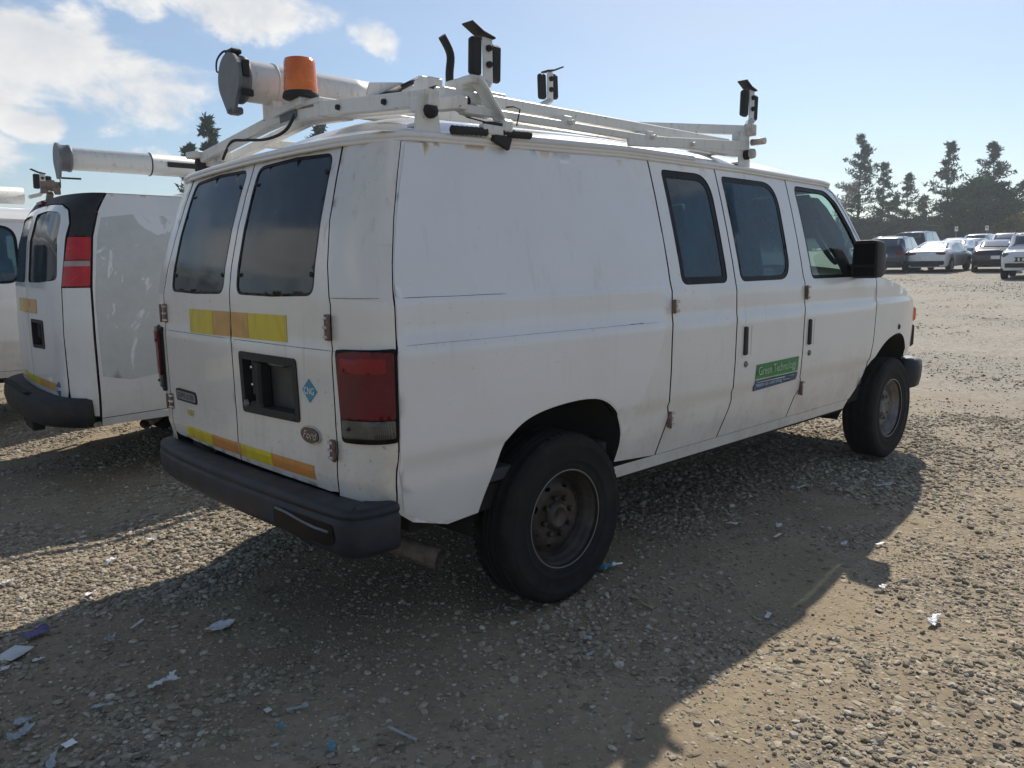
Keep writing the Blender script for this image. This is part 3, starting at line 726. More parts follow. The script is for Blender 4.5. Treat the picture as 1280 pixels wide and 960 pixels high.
roof = obj('roof', V, F, M['roofw'], van, True)
# drip rail all round the sides and the rear
pts = [(x, -(float(prof(zrail(x)))+.008), float(zrail(x))-.002) for x in np.linspace(2.56, -.70, 40)]
pts += [(-.775, -.838, 1.884), (-.822, -.79, 1.880), (-.842, -.66, 1.883), (-.850, -.4, 1.888), (-.853, 0, 1.892)]
pts += [(x, -y, z) for x, y, z in pts[:-1][::-1]]
mb = MB(); mb.tube(pts, .0125, 10); mb.tube([(x-.004*(abs(y) < .7), y*1.001, z-.016) for x, y, z in pts], .008, 6); mb.build('drip_rail', M['van'], van)
mb = MB(); mb.tube([(x, -(float(prof(zrail(x)))+.012), float(zrail(x))+.010) for x in np.linspace(-.25, 1.05, 16)], .014, 10); mb.build('rail_tube', M['roofw'], roof)
# windscreen and bonnet
AP = np.array([(2.545, 1.925), (2.665, 1.86), (2.775, 1.737), (2.875, 1.60), (3.02, 1.43), (3.075, 1.352)])
V = []; F = []; ns = 21
for (x, z) in AP:
    hw = float(prof(z))-.004
    for t in np.linspace(-1, 1, ns): V.append((x+.16*(1-abs(t)**2.2)*(1 if z < 1.9 else .75), t*hw, z+.022*(1-t*t)))
for i in range(len(AP)-1):
    for j in range(ns-1): F.append((i*ns+j, i*ns+j+1, (i+1)*ns+j+1, (i+1)*ns+j))
obj('windscreen', V, F, M['wglass'], van, True)
hx = np.array([2.99, 3.1, 3.2, 3.44, 3.72, 3.95, 4.06, 4.10]); hz = np.array([1.352, 1.344, 1.330, 1.286, 1.21, 1.135, 1.09, 1.03])
V = []; F = []; ns = 25
for x, z in zip(hx, hz):
    hw = float(prof(z)-nose(x)) if x < 4.08 else float(prof(z)-nose(4.075))
    for t in np.linspace(-1, 1, ns): V.append((x+.14*(1-t*t)*smooth01(np.array((x-3.3)/.7)), t*hw, z+.085*(1-abs(t)**3.2)*(1 if x < 4.08 else .7)))
for i in range(len(hx)-1):
    for j in range(ns-1): F.append((i*ns+j, (i+1)*ns+j, (i+1)*ns+j+1, i*ns+j+1))
obj('bonnet', V, F, M['van'], van, True)
# nose: grille, headlamps, amber corner lamps, front bumper
V = []; F = []; ns = 25
for z in (1.06, .98, .85, .72, .66):
    for t in np.linspace(-1, 1, ns):
        V.append((4.065+.15*(1-abs(t)**2.4), t*.825, z))
for i in range(4):
    for j in range(ns-1): F.append((i*ns+j, i*ns+j+1, (i+1)*ns+j+1, (i+1)*ns+j))
nz = obj('nose_panel', V, F, M['van'], van, True)
fx = lambda y: 4.065+.15*(1-abs(y/.825)**2.4)
mb = MB(); mb.box((fx(0)+.004, 0, .89), (.03, .86, .26), bev=.01); gr = mb.build('grille', M['black'], van)
for k in range(4): mb = MB(); mb.box((fx(0)+.022, 0, .80+k*.06), (.02, .80, .014), bev=.003); mb.build('grille_bar', M['rim2'], gr)
for sg in (-1, 1):
    mb = MB(); mb.box((fx(.58)-.0, .585*sg, .90), (.05, .27, .20), (0, 0, -.20*sg), bev=.012); hl = mb.build('headlamp', M['clear'], van)
    mb = MB(); mb.box((4.105, .842*sg, 1.045), (.11, .075, .12), (0, 0, -.42*sg), bev=.02); mb.build('corner_lamp', M['amber'], van)
    mb = MB(); mb.box((4.10, .848*sg, .88), (.09, .06, .18), (0, 0, -.42*sg), bev=.02); mb.build('lamp_surround', M['black'], van)
pp = [(3.86, .90), (3.98, .955), (4.10, .94), (4.19, .86), (4.25, .6), (4.28, 0)]
path = [(x, -y) for x, y in pp]+[(x, y) for x, y in pp[:-1][::-1]]
def sweep(name, path, prof_, mat, parent, zoff=0., smooth=True):
    """profile [(outward, z)] swept along a plan path that runs from right to left"""
    V = []; F = []; m = len(prof_)
    P = np.array(path)
    for i in range(len(P)):
        t = P[min(i+1, len(P)-1)]-P[max(i-1, 0)]; t = t/np.linalg.norm(t); nn = np.array([t[1], -t[0]])
        for d, z in prof_: V.append((P[i, 0]+nn[0]*d, P[i, 1]+nn[1]*d, z+zoff))
    for i in range(len(P)-1):
        for j in range(m-1): F.append((i*m+j, (i+1)*m+j, (i+1)*m+j+1, i*m+j+1))
    F += [tuple(range(m)), tuple(range((len(P)-1)*m, len(P)*m))[::-1]]
    return obj(name, V, F, mat, parent, [smooth]*(len(F)-2)+[False]*2)
sweep('front_bumper', path, [(-.10, .70), (-.02, .705), (.01, .69), (.018, .64), (.014, .56), (0, .49), (-.04, .475), (-.12, .475)], M['bumper'], van)

# ------------------------------------------------------------------ rear bumper
path = smooth_poly([(-.885, -1.0), (-.96, -1.006), (-1.035, -.99), (-1.072, -.945), (-1.084, -.85), (-1.096, -.6), (-1.103, -.3), (-1.106, 0), (-1.100, .3), (-1.086, .54), (-1.055, .74), (-1.005, .87), (-.93, .925)][::-1], 4)
bp = sweep('rear_bumper', path, [(-.12, .634), (-.03, .638), (-.012, .637), (-.004, .633), (.000, .624), (.001, .612), (-.004, .606), (-.004, .600), (.003, .595), (.005, .588), (.004, .540), (.002, .516), (-.003, .500), (-.012, .490), (-.03, .486), (-.12, .486)], M['bumper'], van)
co = np.empty(len(bp.data.vertices)*3); bp.data.vertices.foreach_get('co', co); co = co.reshape(-1, 3)
co[:, 2] += -.018*co[:, 1]-.016*smooth01((-co[:, 1]-.5)/.4)*smooth01((.56-co[:, 2])/.06)-.010*smooth01((co[:, 1]-.6)/.3)     # knocked askew: lower on the left
bp.data.vertices.foreach_set('co', co.ravel()); bp.data.update()
bp['label'] = 'scuffed dark blue-grey rear step bumper'
pk = rounded([(-.52, .592), (-.90, .598), (-.91, .540), (-.87, .520), (-.52, .516)], .012)
V2, F2 = triangulate(pk, (), .05); pth = np.array(path); bx = np.interp(V2[:, 0], pth[::-1, 1], pth[::-1, 0])
obj('pocket_shade', np.stack([bx-.0085, V2[:, 0], V2[:, 1]], 1), F2[:, ::-1], M['seal'], bp, False)  # flat dark sheet, its colour imitating the shade inside a tow pocket
mb = MB(); mb.tube([(np.interp(y, pth[::-1, 1], pth[::-1, 0])-.010, y, z) for y, z in ((-.54, .588), (-.62, .586), (-.72, .576), (-.80, .572), (-.88, .574))], .005, 6); mb.build('pocket_edge', M['capgrey'], bp)

# ------------------------------------------------------------------ wheels
TYRE = [(.200, .088), (.208, .096), (.218, .101), (.222, .1045), (.228, .103), (.250, .110), (.252, .112), (.256, .1105), (.285, .114), (.315, .113), (.318, .1145), (.323, .1125), (.337, .108), (.341, .109), (.352, .099), (.360, .089), (.3645, .078), (.3655, .060), (.3655, .058), (.356, .056), (.356, .046), (.3655, .044), (.3665, .022), (.3665, .020), (.357, .018), (.357, .008), (.367, .006)]
TYRE = TYRE+[(r, -h) for r, h in TYRE[::-1]]
RIM = [(.205, .098), (.2125, .0985), (.214, .094), (.210, .088), (.202, .082), (.195, .074), (.190, .062), (.184, .052), (.178, .046), (.174, .036), (.170, .026), (.163, .018), (.163, -.02), (.17, -.09), (.20, -.095)]
def wheel(name, loc, sg, parent, rimmat, detail=True):
    wh = bpy.data.objects.new(name, None); COL.objects.link(wh); wh.parent = parent; wh.location = loc; wh.empty_display_size = .1
    mb = MB(); mb.lathe(TYRE, (0, 0, 0), 'y', 72, sgn=sg)
    if detail:   # shoulder tread blocks
        for k in range(60):
            a = 2*math.pi*k/60; c, s = math.cos(a), math.sin(a)
            for h in (.074, -.074):
                Rm = np.array([[c, 0, -s], [0, 1, 0], [s, 0, c]]); mb.box((.3655*c, h*sg, .3655*s), (.006, .026, .027), Rm, bev=.002)
    mb.build('tyre', M['tyre'], wh)
    mb = MB(); mb.lathe(RIM, (0, 0, 0), 'y', 64, sgn=sg)
    rim = mb.build('rim', rimmat, wh)
    mb = MB(); mb.lathe([(.2095, .0985), (.2118, .0998), (.2140, .0985), (.2142, .0965)], (0, 0, 0), 'y', 64, sgn=sg); mb.build('rim_edge', M['rimedge'], rim)
    def disc(u, v):
        r = np.hypot(u, v); h = np.interp(r, [0, .058, .072, .085, .105, .125, .140, .152, .160, .168], [.040, .040, .038, .036, .043, .042, .036, .026, .020, .017]); return np.stack([u, sg*h, v], -1)
    out = [(.168*math.cos(2*math.pi*k/40), .168*math.sin(2*math.pi*k/40)) for k in range(40)]
    holes = []
    for k in range(8):
        a = 2*math.pi*(k+.5)/8; holes.append([(.134*math.cos(a)+math.cos(a)*.009*math.cos(q)-math.sin(a)*.016*math.sin(q), .134*math.sin(a)+math.sin(a)*.009*math.cos(q)+math.cos(a)*.016*math.sin(q)) for q in np.linspace(0, 2*math.pi, 13)[:-1]])
    panel('rim_disc', disc, out, holes, rimmat, rim, .022, .008, centre=(0, -sg*1.0, 0))
    mb = MB(); mb.lathe([(.066, .036), (.065, .044), (.058, .048), (.054, .056), (.048, .060), (.036, .061), (.034, .055), (.0001, .055)], (0, 0, 0), 'y', 28, sgn=sg); mb.build('hub', rimmat, wh)
    for k in range(8):
        a = 2*math.pi*k/8+.2; mb = MB(); mb.lathe([(.0001, .060), (.008, .060), (.0115, .056), (.0125, .036)], (.0835*math.cos(a), 0, .0835*math.sin(a)), 'y', 6, smooth=False, sgn=sg); mb.build('lug_nut', rimmat, wh)
    return wh
RW = .367
for x, y, sg in ((0, -.853, -1), (3.5, -.862, -1), (0, .853, 1), (3.5, .862, 1)):
    wheel('wheel', (x, y, RW+(.010 if x == 0 else .022)), sg, van, M['rim'] if x == 0 else M['rim2'])
# underbody, axle, exhaust
mb = MB(); mb.box((1.55, 0, .53), (4.6, 1.72, .10)); mb.box((1.5, .45, .46), (4.9, .09, .14)); mb.box((1.5, -.45, .46), (4.9, .09, .14)); mb.box((-.55, 0, .50), (.6, 1.3, .14), bev=.03); mb.tube([(0, -.74, .385), (0, .74, .385)], .045, 12); mb.lathe([(.02, -.14), (.12, -.1), (.15, 0), (.12, .1), (.02, .14)], (0, 0, .385), 'x', 18); mb.tube([(3.5, -.74, .385), (3.5, .74, .385)], .04, 12)
mb.box((1.5, .2, .42), (1.3, .5, .2), bev=.04); mb.box((-.86, .05, .50), (.10, 1.3, .10), bev=.02); mb.build('chassis', M['under'], van)
mb = MB(); ep = [(-.30, -.42, .42), (-.50, -.48, .41), (-.66, -.58, .385), (-.72, -.69, .362), (-.648, -.77, .345), (-.585, -.838, .333)]
ep = [(-.46, -.46, .40), (-.66, -.58, .385), (-.80, -.66, .375), (-.70, -.735, .358), (-.585, -.842, .333)]
ep = smooth_poly([(-.80, -.40, .52), (-.765, -.55, .46), (-.70, -.68, .385), (-.640, -.755, .352), (-.600, -.845, .333)], 5); mb.tube(ep, .040, 20, cap=False); mb.tube(ep[::-1][:12], .035, 20, cap=False)
mb.build('exhaust_pipe', M['exhaust'], van)
# interior: floor, headliner, dash, seats, steering wheel, pillar grab handle
mb = MB(); mb.box((1.2, 0, .62), (3.9, 1.76, .05)); mb.box((2.75, 0, 1.13), (.55, 1.70, .26), bev=.06); mb.box((2.95, 0, .85), (.4, 1.7, .5), bev=.05); mb.build('cabin_trim', M['interior'], van)
mb = MB(); mb.box((1.55, 0, 1.905), (2.2, 1.52, .03)); mb.build('headliner', M['interior'], van)
mb = MB(); mb.box((.0, .80, 1.25), (1.6, .05, 1.2)); mb.box((-.86+.10, 0, 1.2), (.04, 1.3, 1.0)); mb.build('cargo_lining', M['interior'], van)
mb = MB(); mb.prism([(-.90, .65), (-.40, .65), (-.40, 1.88), (-.79, 1.88), (-.90, 1.45)], 'x', 1.645, 1.675); mb.prism([(-.15, .65), (.90, .65), (.90, 1.45), (.79, 1.88), (-.15, 1.88)], 'x', 1.645, 1.675); mb.build('bulkhead', M['interior'], van)
for y in (-.52, .48):
    mb = MB(); mb.box((2.05, y, .95), (.52, .52, .16), bev=.05); mb.box((2.05, y, .75), (.40, .42, .26), bev=.02); mb.box((1.80, y, 1.28), (.14, .56, .66), (0, -.14, 0), bev=.05); mb.box((1.75, y, 1.69), (.10, .34, .20), (0, -.1, 0), bev=.04); mb.build('seat', M['seat'], van)
mb = MB(); cy = .46; th = np.linspace(0, 2*math.pi, 25); mb.tube([(2.45+.07*math.sin(a), cy+.19*math.cos(a), 1.30+.17*math.sin(a)) for a in th], .014, 8, cap=False); mb.tube([(2.45, cy, 1.30), (2.66, cy, 1.18)], .03, 8); mb.box((2.45, cy, 1.30), (.04, .34, .05), (0, .4, 0)); mb.build('steering_wheel', M['black'], van)
for y in (-.48, .48): mb = MB(); mb.box((2.60, y, 1.74), (.025, .52, .30), (0, -.45, 0), bev=.01); mb.build('added_visor', M['interior'], van)  # lowered visors, added to block a sun streak through the cab
# A-pillar trim with its loop handle, seen through the front passenger window
trim = panel('pillar_trim', S_van, [(2.50, 1.86), (2.60, 1.80), (2.73, 1.66), (2.84, 1.47), (2.87, 1.36), (2.80, 1.36), (2.72, 1.48), (2.60, 1.60), (2.44, 1.79), (2.40, 1.86)], (), M['interior'], van, .05, .06, off=-.05)
mb = MB(); h0 = np.array([(2.45, 1.70), (2.415, 1.645), (2.455, 1.57), (2.54, 1.49), (2.62, 1.445), (2.67, 1.47)]); mb.tube([(x, -float(prof(z))+.075, z) for x, z in smooth_poly(h0, 4)], .016, 8); mb.build('grab_handle', M['interior'], trim)
# door mirror: big black housing on a stalk
mb = MB()
rings = []
def mring(x, s):   # the housing: rounded slab, taller than wide
    c, zc = -1.066, 1.462
    return [(x, c+p, zc+q) for p, q in rounded([(-.083*s, -.118*s), (.080*s, -.118*s), (.072*s, .118*s), (-.078*s, .118*s)], .030*s+.002, 4)]
xsr = [(2.63, .96), (2.64, 1.0), (2.70, 1.0), (2.76, .95), (2.80, .84), (2.825, .60), (2.83, .05)]
for x, s in xsr: rings.append(mring(x, s))
n = len(rings[0]); V = [p for r in rings for p in r]; F = [(i*n+j, i*n+(j+1) % n, (i+1)*n+(j+1) % n, (i+1)*n+j) for i in range(len(rings)-1) for j in range(n)]+[tuple(range(n))[::-1]]
mir = obj('door_mirror', V, F, M['black'], right['door'], [True]*(len(F)-1)+[False])
mb = MB(); mb.box((2.628, -1.067, 1.492), (.006, .13, .13), bev=.002); mb.box((2.628, -1.067, 1.385), (.006, .13, .055), bev=.002); mb.build('mirror_glass', M['seal'], mir)
mb = MB(); mb.box((2.77, -.995, 1.40), (.16, .07, .09), bev=.02); mb.box((2.80, -.975, 1.39), (.22, .03, .10), bev=.012); mb.build('mirror_mount', M['black'], mir)
m2 = mir.copy(); m2.data = mir.data.copy(); m2.data.transform(Matrix.Scale(-1, 4, (0, 1, 0))); m2.data.flip_normals(); COL.objects.link(m2); m2.parent = left['door']

# ------------------------------------------------------------------ roof equipment of the foreground van
rack = None
mb = MB()
AX = -.60
# rear cross arm: two parallel channels that bow over the roof
for dx, wz in ((0, .055), (.13, .045)):
    pr = [(AX+dx, -.885, 2.022), (AX+dx, -.10, 2.098)]
    mb.beam(pr[0], pr[1], .045, wz)
    mb.beam((AX+dx-.01, .10, 2.118), (AX+dx-.06, 1.00, 2.008), .040, wz*.9)
    mb.beam((AX+dx, -.14, 2.085), (AX+dx-.01, .16, 2.105), .038, wz*.8)
rack = mb.build('ladder_rack', M['rack'], van)
rack['label'] = 'white steel drop-down ladder rack bolted over the roof'
def sub(mb, name, mat, par=None): return mb.build(name, mat, par or rack)
mb = MB(); mb.beam((AX, .06, 2.112), (AX-.03, .36, 2.080), .055, .035); mb.beam((AX+.02, -.16, 2.128), (AX+.02, .16, 2.140), .10, .022); mb.beam((AX-.03, -.05, 2.14), (AX-.03, .20, 2.118), .05, .03); sub(mb, 'beacon_bracket', M['rack'])
mb = MB(); mb.beam((AX-.032, .03, 2.106), (AX-.040, .16, 2.092), .004, .036); sub(mb, 'rack_plate', M['bluedark'])
mb = MB(); mb.tube(smooth_poly([(AX-.03, .04, 2.10), (AX-.05, .10, 2.035), (AX-.05, .28, 2.022), (AX-.05, .50, 2.045), (AX-.06, .62, 2.05), (AX-.05, .75, 1.985)], 5), .007, 6); sub(mb, 'cable', M['rubber'])
for y, z in ((.30, 2.10), (.52, 2.072), (.78, 2.04), (-.62, 2.045), (-.30, 2.075)): mb = MB(); mb.lathe([(.0001, .012), (.010, .012), (.012, 0)], (AX-.024-.03*(y > 0)*y, y, z), 'x', 8, sgn=-1); sub(mb, 'bolt', M['rubber'])
mb = MB(); mb.box((-.66, 1.00, 2.028), (.10, .11, .035), (0, 0, .2), bev=.006); mb.box((-.62, .93, 2.0), (.06, .1, .05)); sub(mb, 'arm_end', M['rack'])
mb = MB(); mb.box((-.665, .985, 1.975), (.05, .055, .07), (.15, 0, 0), bev=.01); sub(mb, 'arm_end_pad', M['rubber'])
# roof clamps
for (x, y) in ((-.61, -.83), (-.61, .83), (1.57, -.80), (1.57, .80)):
    sg = -1 if y < 0 else 1; zb = float(zrail(x)); mb = MB()
    zt = 2.035 if x < 0 else 2.15
    mb.prism([(x-.06, zb-.015), (x+.06, zb-.015), (x+.045, zt-.05), (x+.035, zt), (x-.035, zt), (x-.05, zt-.05)], 'y', y+sg*.022, y+sg*.030)
    mb.box((x, y+sg*.0, zb+.03), (.11, .05, .012)); mb.box((x, y-sg*.01, zt-.03), (.06, .05, .05))
    sub(mb, 'roof_clamp', M['rack'])
    mb = MB(); mb.lathe([(.0001, .034), (.012, .034), (.014, .022), (.026, .022), (.026, 0)], (x+.005, y+sg*.028, zt-.055 if x < 0 else zb+.075), 'y', 10, sgn=sg); sub(mb, 'clamp_bolt', M['rubber'])
# front cross arm
mb = MB(); mb.beam((1.60, -.82, 2.158), (1.60, -.05, 2.285), .05, .05); mb.beam((1.60, -.07, 2.278), (1.60, .85, 2.09), .05, .05); mb.beam((1.53, -.80, 2.06), (1.53, .80, 2.06), .04, .04); sub(mb, 'front_cross_arm', M['rack'])
mb = MB(); mb.box((1.60, -.80, 2.11), (.05, .05, .09)); mb.box((1.60, -.84, 2.158), (.055, .05, .06), bev=.004); mb.tube([(1.62, -.84, 2.095), (1.62, -.92, 2.095)], .018, 8); mb.lathe([(.0001, .02), (.025, .02), (.028, 0)], (1.58, -.86, 2.03), 'y', 10, sgn=-1); sub(mb, 'arm_joint', M['hinge'])
# long rails
for (y, z, x0, x1, wy, wz) in ((-.755, 2.076, -.47, 1.50, .045, .044), (-.815, 2.016, -.42, 1.52, .040, .034), (-.60, 2.085, -.40, 1.58, .03, .035), (-.12, 2.10, -.45, 1.58, .035, .035), (.62, 2.06, -.50, 1.56, .04, .04)):
    mb = MB(); mb.beam((x0, y, z), (x1, y, z+(.012 if y < -.7 else .03)), wy, wz, bev=.004); sub(mb, 'rail', M['rack'])
mb = MB(); mb.beam((.55, -.83, 2.00), (1.60, -.83, 2.075), .014, .05); sub(mb, 'link_bar', M['rack'])
for x in (.15, .72, 1.05): mb = MB(); mb.box((x, -.785, 2.045), (.05, .09, .03)); mb.tube([(x, -.83, 2.03), (x, -.86, 2.03)], .010, 8); sub(mb, 'rail_joint', M['rack'])
# hinge castings at the rear right
mb = MB(); mb.box((-.30, -.66, 2.088), (.34, .14, .034), bev=.004); mb.box((-.42, -.62, 2.128), (.07, .10, .055), bev=.006); mb.box((-.43, -.60, 2.158), (.03, .03, .02)); mb.box((-.27, -.66, 2.132), (.12, .11, .062), bev=.006); mb.box((-.24, -.62, 2.168), (.04, .04, .02)); mb.box((-.17, -.70, 2.09), (.08, .1, .06)); mb.box((-.33, -.72, 2.055), (.10, .05, .05), (0, .3, 0)); sub(mb, 'hinge_block', M['rack'])
mb = MB(); mb.box((-.235, -.722, 2.118), (.08, .01, .022)); mb.box((-.23, -.735, 2.085), (.10, .03, .012)); mb.tube([(-.36, -.75, 2.06), (-.36, -.78, 2.06)], .018, 10); mb.tube([(-.46, -.69, 2.10), (-.46, -.72, 2.10)], .012, 8); sub(mb, 'hinge_pin', M['rubber'])
mb = MB(); mb.beam((-.325, -.80, 2.145), (-.235, -.86, 1.965), .012, .055, up=(0, 1, .4)); mb.beam((-.335, -.785, 2.145), (-.245, -.845, 1.965), .030, .006, up=(0, 1, .4)); mb.box((-.325, -.77, 2.138), (.07, .07, .03), bev=.005); sub(mb, 'swing_arm', M['rack'])
mb = MB(); mb.tube([(-.25, -.875, 2.035), (-.22, -.885, 2.04), (-.185, -.885, 2.035), (-.19, -.87, 1.975)], .003, 5); mb.tube([(-.30, -.70, 2.02), (-.26, -.80, 1.985), (-.22, -.86, 1.955)], .003, 5); sub(mb, 'wire', M['rubber'])
mb = MB(); mb.box((-.315, -.872, 1.944), (.12, .03, .035), bev=.004); mb.box((-.25, -.868, 1.965), (.05, .05, .05), bev=.008); mb.beam((-.335, -.872, 1.94), (-.345, -.872, 1.915), .02, .02); sub(mb, 'handle_clamp', M['rack'])
mb = MB(); mb.box((-.275, -.875, 1.915), (.09, .02, .05), (0, .35, 0), bev=.004); mb.tube([(-.36, -.872, 1.962), (-.24, -.872, 1.975)], .010, 8); sub(mb, 'handle_latch', M['rubber'])
for x0, x1 in ((-.515, -.355), (-.275, -.125)):
    mb = MB(); n_ = 14; mb.tube([(x0+(x1-x0)*k/n_, -.875, 1.925+.022*((x0+(x1-x0)*k/n_)+.515)/.39) for k in range(n_+1)], [.014 if k % 2 else .0165 for k in range(n_+1)], 12); sub(mb, 'grip', M['rubber'])
mb = MB(); mb.tube(smooth_poly([(-.296, -.60, 2.135), (-.296, -.60, 2.20), (-.290, -.60, 2.275), (-.330, -.60, 2.335)], 5), .0165, 12); sub(mb, 'handle_tube', M['rubber'])
# ladder stops: two rubber pads, a bent flap and a white bracket
def stop(x, y, z, s, flip, foot, foot2):
    st = bpy.data.objects.new('ladder_stop', None); COL.objects.link(st); st.parent = van; st.empty_display_size = .1
    f = -1 if flip else 1
    mb = MB(); mb.beam((x, y-.012, z-.02*s), (x, y-.012, z+.145*s), .050*s, .008, up=(0, 1, 0)); mb.tube([(x, y-.012, z-.015*s), foot, foot2], [.018*s]*3, 8); mb.beam((x, y-.012, z-.015*s), foot, .010, .05*s, up=(0, 1, .2)); mb.build('bracket', M['rack'], st)
    for k in (.045, .105): mb = MB(); mb.lathe([(.0001, .020), (.007, .020), (.008, .010), (.013, .010), (.013, 0)], (x, y-.018, z+k*s), 'y', 8, sgn=-1); mb.beam((x-.015, y-.03, z+k*s-.004), (x+.02, y-.03, z+k*s+.006), .004, .004); mb.build('wing_nut', M['rubber'], st)
    for sx, h0 in ((-1, .0), (1, -.012)):
        mb = MB(); mb.box((x+sx*.050*s*f, y+.004, z+.072*s+h0*s), (.056*s, .034, .140*s), (0, .04*f, 0), bev=.010); mb.build('pad', M['rubber'], st)
    mb = MB(); mb.beam((x+.03*s*f, y, z+.146*s), (x-.030*s*f, y-.002, z+.158*s), .060, .009, up=(0, 0, 1)); mb.beam((x-.025*s*f, y-.002, z+.155*s), (x-.095*s*f, y-.006, z+.185*s), .060, .007, up=(0, 0, 1)); mb.build('flap', M['rubber'], st)
    return st
stop(-.240, -.752, 2.165, 1.0, False, (-.245, -.76, 2.13), (-.30, -.72, 2.10))
stop(.742, -.15, 2.318, .90, True, (.69, -.15, 2.275), (.57, -.15, 2.235))
stop(1.735, -.755, 2.250, 1.0, False, (1.70, -.77, 2.195), (1.60, -.80, 2.165))
# beacon
be = MB(); be.lathe([(.0001, .0), (.075, .0), (.078, .004), (.074, .022), (.070, .026), (.0001, .026)], (AX-.02, 0, 2.155), 'z', 32); beacon = be.build('amber_beacon', M['rubber'], van)
mb = MB(); mb.lathe([(.071, .0), (.0715, .02), (.0690, .032), (.0695, .040), (.0685, .062), (.0675, .070), (.068, .080), (.066, .098), (.0665, .106), (.0655, .122), (.062, .134), (.050, .138), (.0001, .139)], (AX-.02, 0, 2.180), 'z', 40); mb.build('beacon_lens', M['amber'], beacon)
# conduit carrier tube with its hinged cap
TY, TZ = .30, 2.266
mb = MB(); mb.lathe([(.086, -.74), (.088, -.735), (.088, -.2), (.0895, -.195), (.0895, -.155), (.088, -.15), (.088, .5), (.0895, .505), (.0895, .56), (.088, .565), (.088, 2.2), (.0001, 2.2)], (0, TY, TZ), 'x', 40)
tubeo = mb.build('conduit_tube', M['rack'], van)
mb = MB()
capp = [(TY+.100*math.cos(a), TZ-.008+.100*math.sin(a)) for a in np.linspace(R_(-25), R_(200), 22)]+[(TY-.02, TZ-.150), (TY+.045, TZ-.150), (TY+.065, TZ-.10)]
capp = [(TY+.106*math.cos(a), TZ+.0+.106*math.sin(a)) for a in np.linspace(R_(-40), R_(205), 24)]+[(TY-.030, TZ-.145), (TY+.030, TZ-.145)]
mb.prism(capp, 'x', -.800, -.785); mb.lathe([(.096, -.785), (.096, -.755), (.101, -.753), (.101, -.738), (.094, -.736), (.088, -.735)], (0, TY, TZ), 'x', 36); mb.box((-.775, TY, TZ-.135), (.05, .055, .03), bev=.006)
cap = mb.build('tube_cap', M['capgrey'], tubeo)
mb = MB(); mb.box((-.770, TY, TZ+.112), (.05, .07, .022), bev=.006); mb.build('cap_hinge', M['black'], cap)
for q, d_ in (((-.765, TY-.10, TZ+.03), (.03, .022, .07)), ((-.76, TY-.095, TZ-.07), (.05, .02, .03))): mb = MB(); mb.box(q, d_, bev=.004); mb.build('cap_latch', M['black'], cap)
mb = MB(); mb.tube(smooth_poly([(-.775, TY+.02, TZ+.12), (-.785, TY+.07, TZ+.125), (-.79, TY+.125, TZ+.10), (-.795, TY+.125, TZ+.055), (-.795, TY+.095, TZ+.04)], 5), .0045, 6); mb.build('cap_wire', M['rubber'], cap)
mb = MB(); mb.prism([(-.27, 2.275), (-.10, 2.30), (-.02, 2.295), (-.005, 2.205), (-.27, 2.165), (-.30, 2.18)], 'y', TY-.30, TY-.285); mb.box((-.12, TY-.12, 2.195), (.22, .3, .02)); mb.build('tube_bracket', M['rack'], tubeo)
mb = MB(); mb.tube([(-.27, -.02, 2.190), (-.12, -.02, 2.267)], .016, 10); mb.tube([(-.12, -.02, 2.267), (.0, -.02, 2.331)], .012, 10); mb.build('gas_strut', M['rubber'], tubeo)
for x in (-.60, .75, 1.6):
    mb = MB(); mb.box((x, TY, (2.10+TZ-.085)/2), (.05, .10, TZ-.085-2.10+.02)); mb.tube([(x, TY+.090*math.cos(a), TZ+.090*math.sin(a)) for a in np.linspace(0, 2*math.pi, 25)], .004, 5, cap=False); mb.build('tube_saddle', M['rack'], tubeo)

# ------------------------------------------------------------------ the van with black rear corners (middle left)
EPZ = [.30, .34, .42, .50, .56, .60, 1.0, 1.345, 1.5, 1.7, 1.86, 1.95, 2.0, 2.03]; EPW = [.94, .96, .982, .992, 1.0, .998, 1.003, .99, .975, .950, .925, .905, .885, .86]
def S_exp(u, z):
    u, z = np.broadcast_arrays(np.asarray(u, float), np.asarray(z, float))
    W = np.interp(z, EPZ, EPW); sh = np.interp(z, [.3, .5, 1.0, 1.345, 1.69, 1.9, 2.03], [.0, 0, 0, .01, .05, .11, .19]); ry = np.full_like(W, .60); rx = .20; lc = .65; u0 = -.70
    x1 = u+sh*np.maximum(0, 1-(u-u0)/.6)**2
    a = np.clip((u0-u)/lc, 0, 1)*math.pi/2
    x2 = u0+sh-rx*np.sin(a)**.85; y2 = -(W-ry)-ry*np.maximum(np.cos(a), 0)**.85
    r = (u0-lc-u)/.40
    x3 = u0+sh-rx-.012*np.sin(np.clip(r, 0, 1)*math.pi/2); y3 = -(W-ry)*(1-r)
    side = u >= u0; cor = (u < u0) & (u >= u0-lc)
    return np.stack([np.where(side, x1, np.where(cor, x2, x3)), np.where(side, -W, np.where(cor, y2, y3)), z], -1)
def RE(y, z):
    W = float(np.interp(z, EPZ, EPW)); a = abs(y)
    if a <= W-.60: return -1.35-.40*(1-a/(W-.60))
    c = min(1, (a-(W-.60))/.60); return -.70-.65*math.acos(c**(1/.85))/(math.pi/2)
def rearE(p): return [(RE(y, z), z) for y, z in p]
SE_left = mirror(S_exp)
M['paleband'] = plain('pale_lens', (.36, .27, .25), .3)
M['van2'] = dirty_paint('second_van_paint', (.70, .70, .69), .55, seed=5.2)
M['patch'] = dirty_paint('patchy_primer', (.48, .50, .49), .9, (.74, .75, .75), seed=6.4, low=.3, streak=1.3)
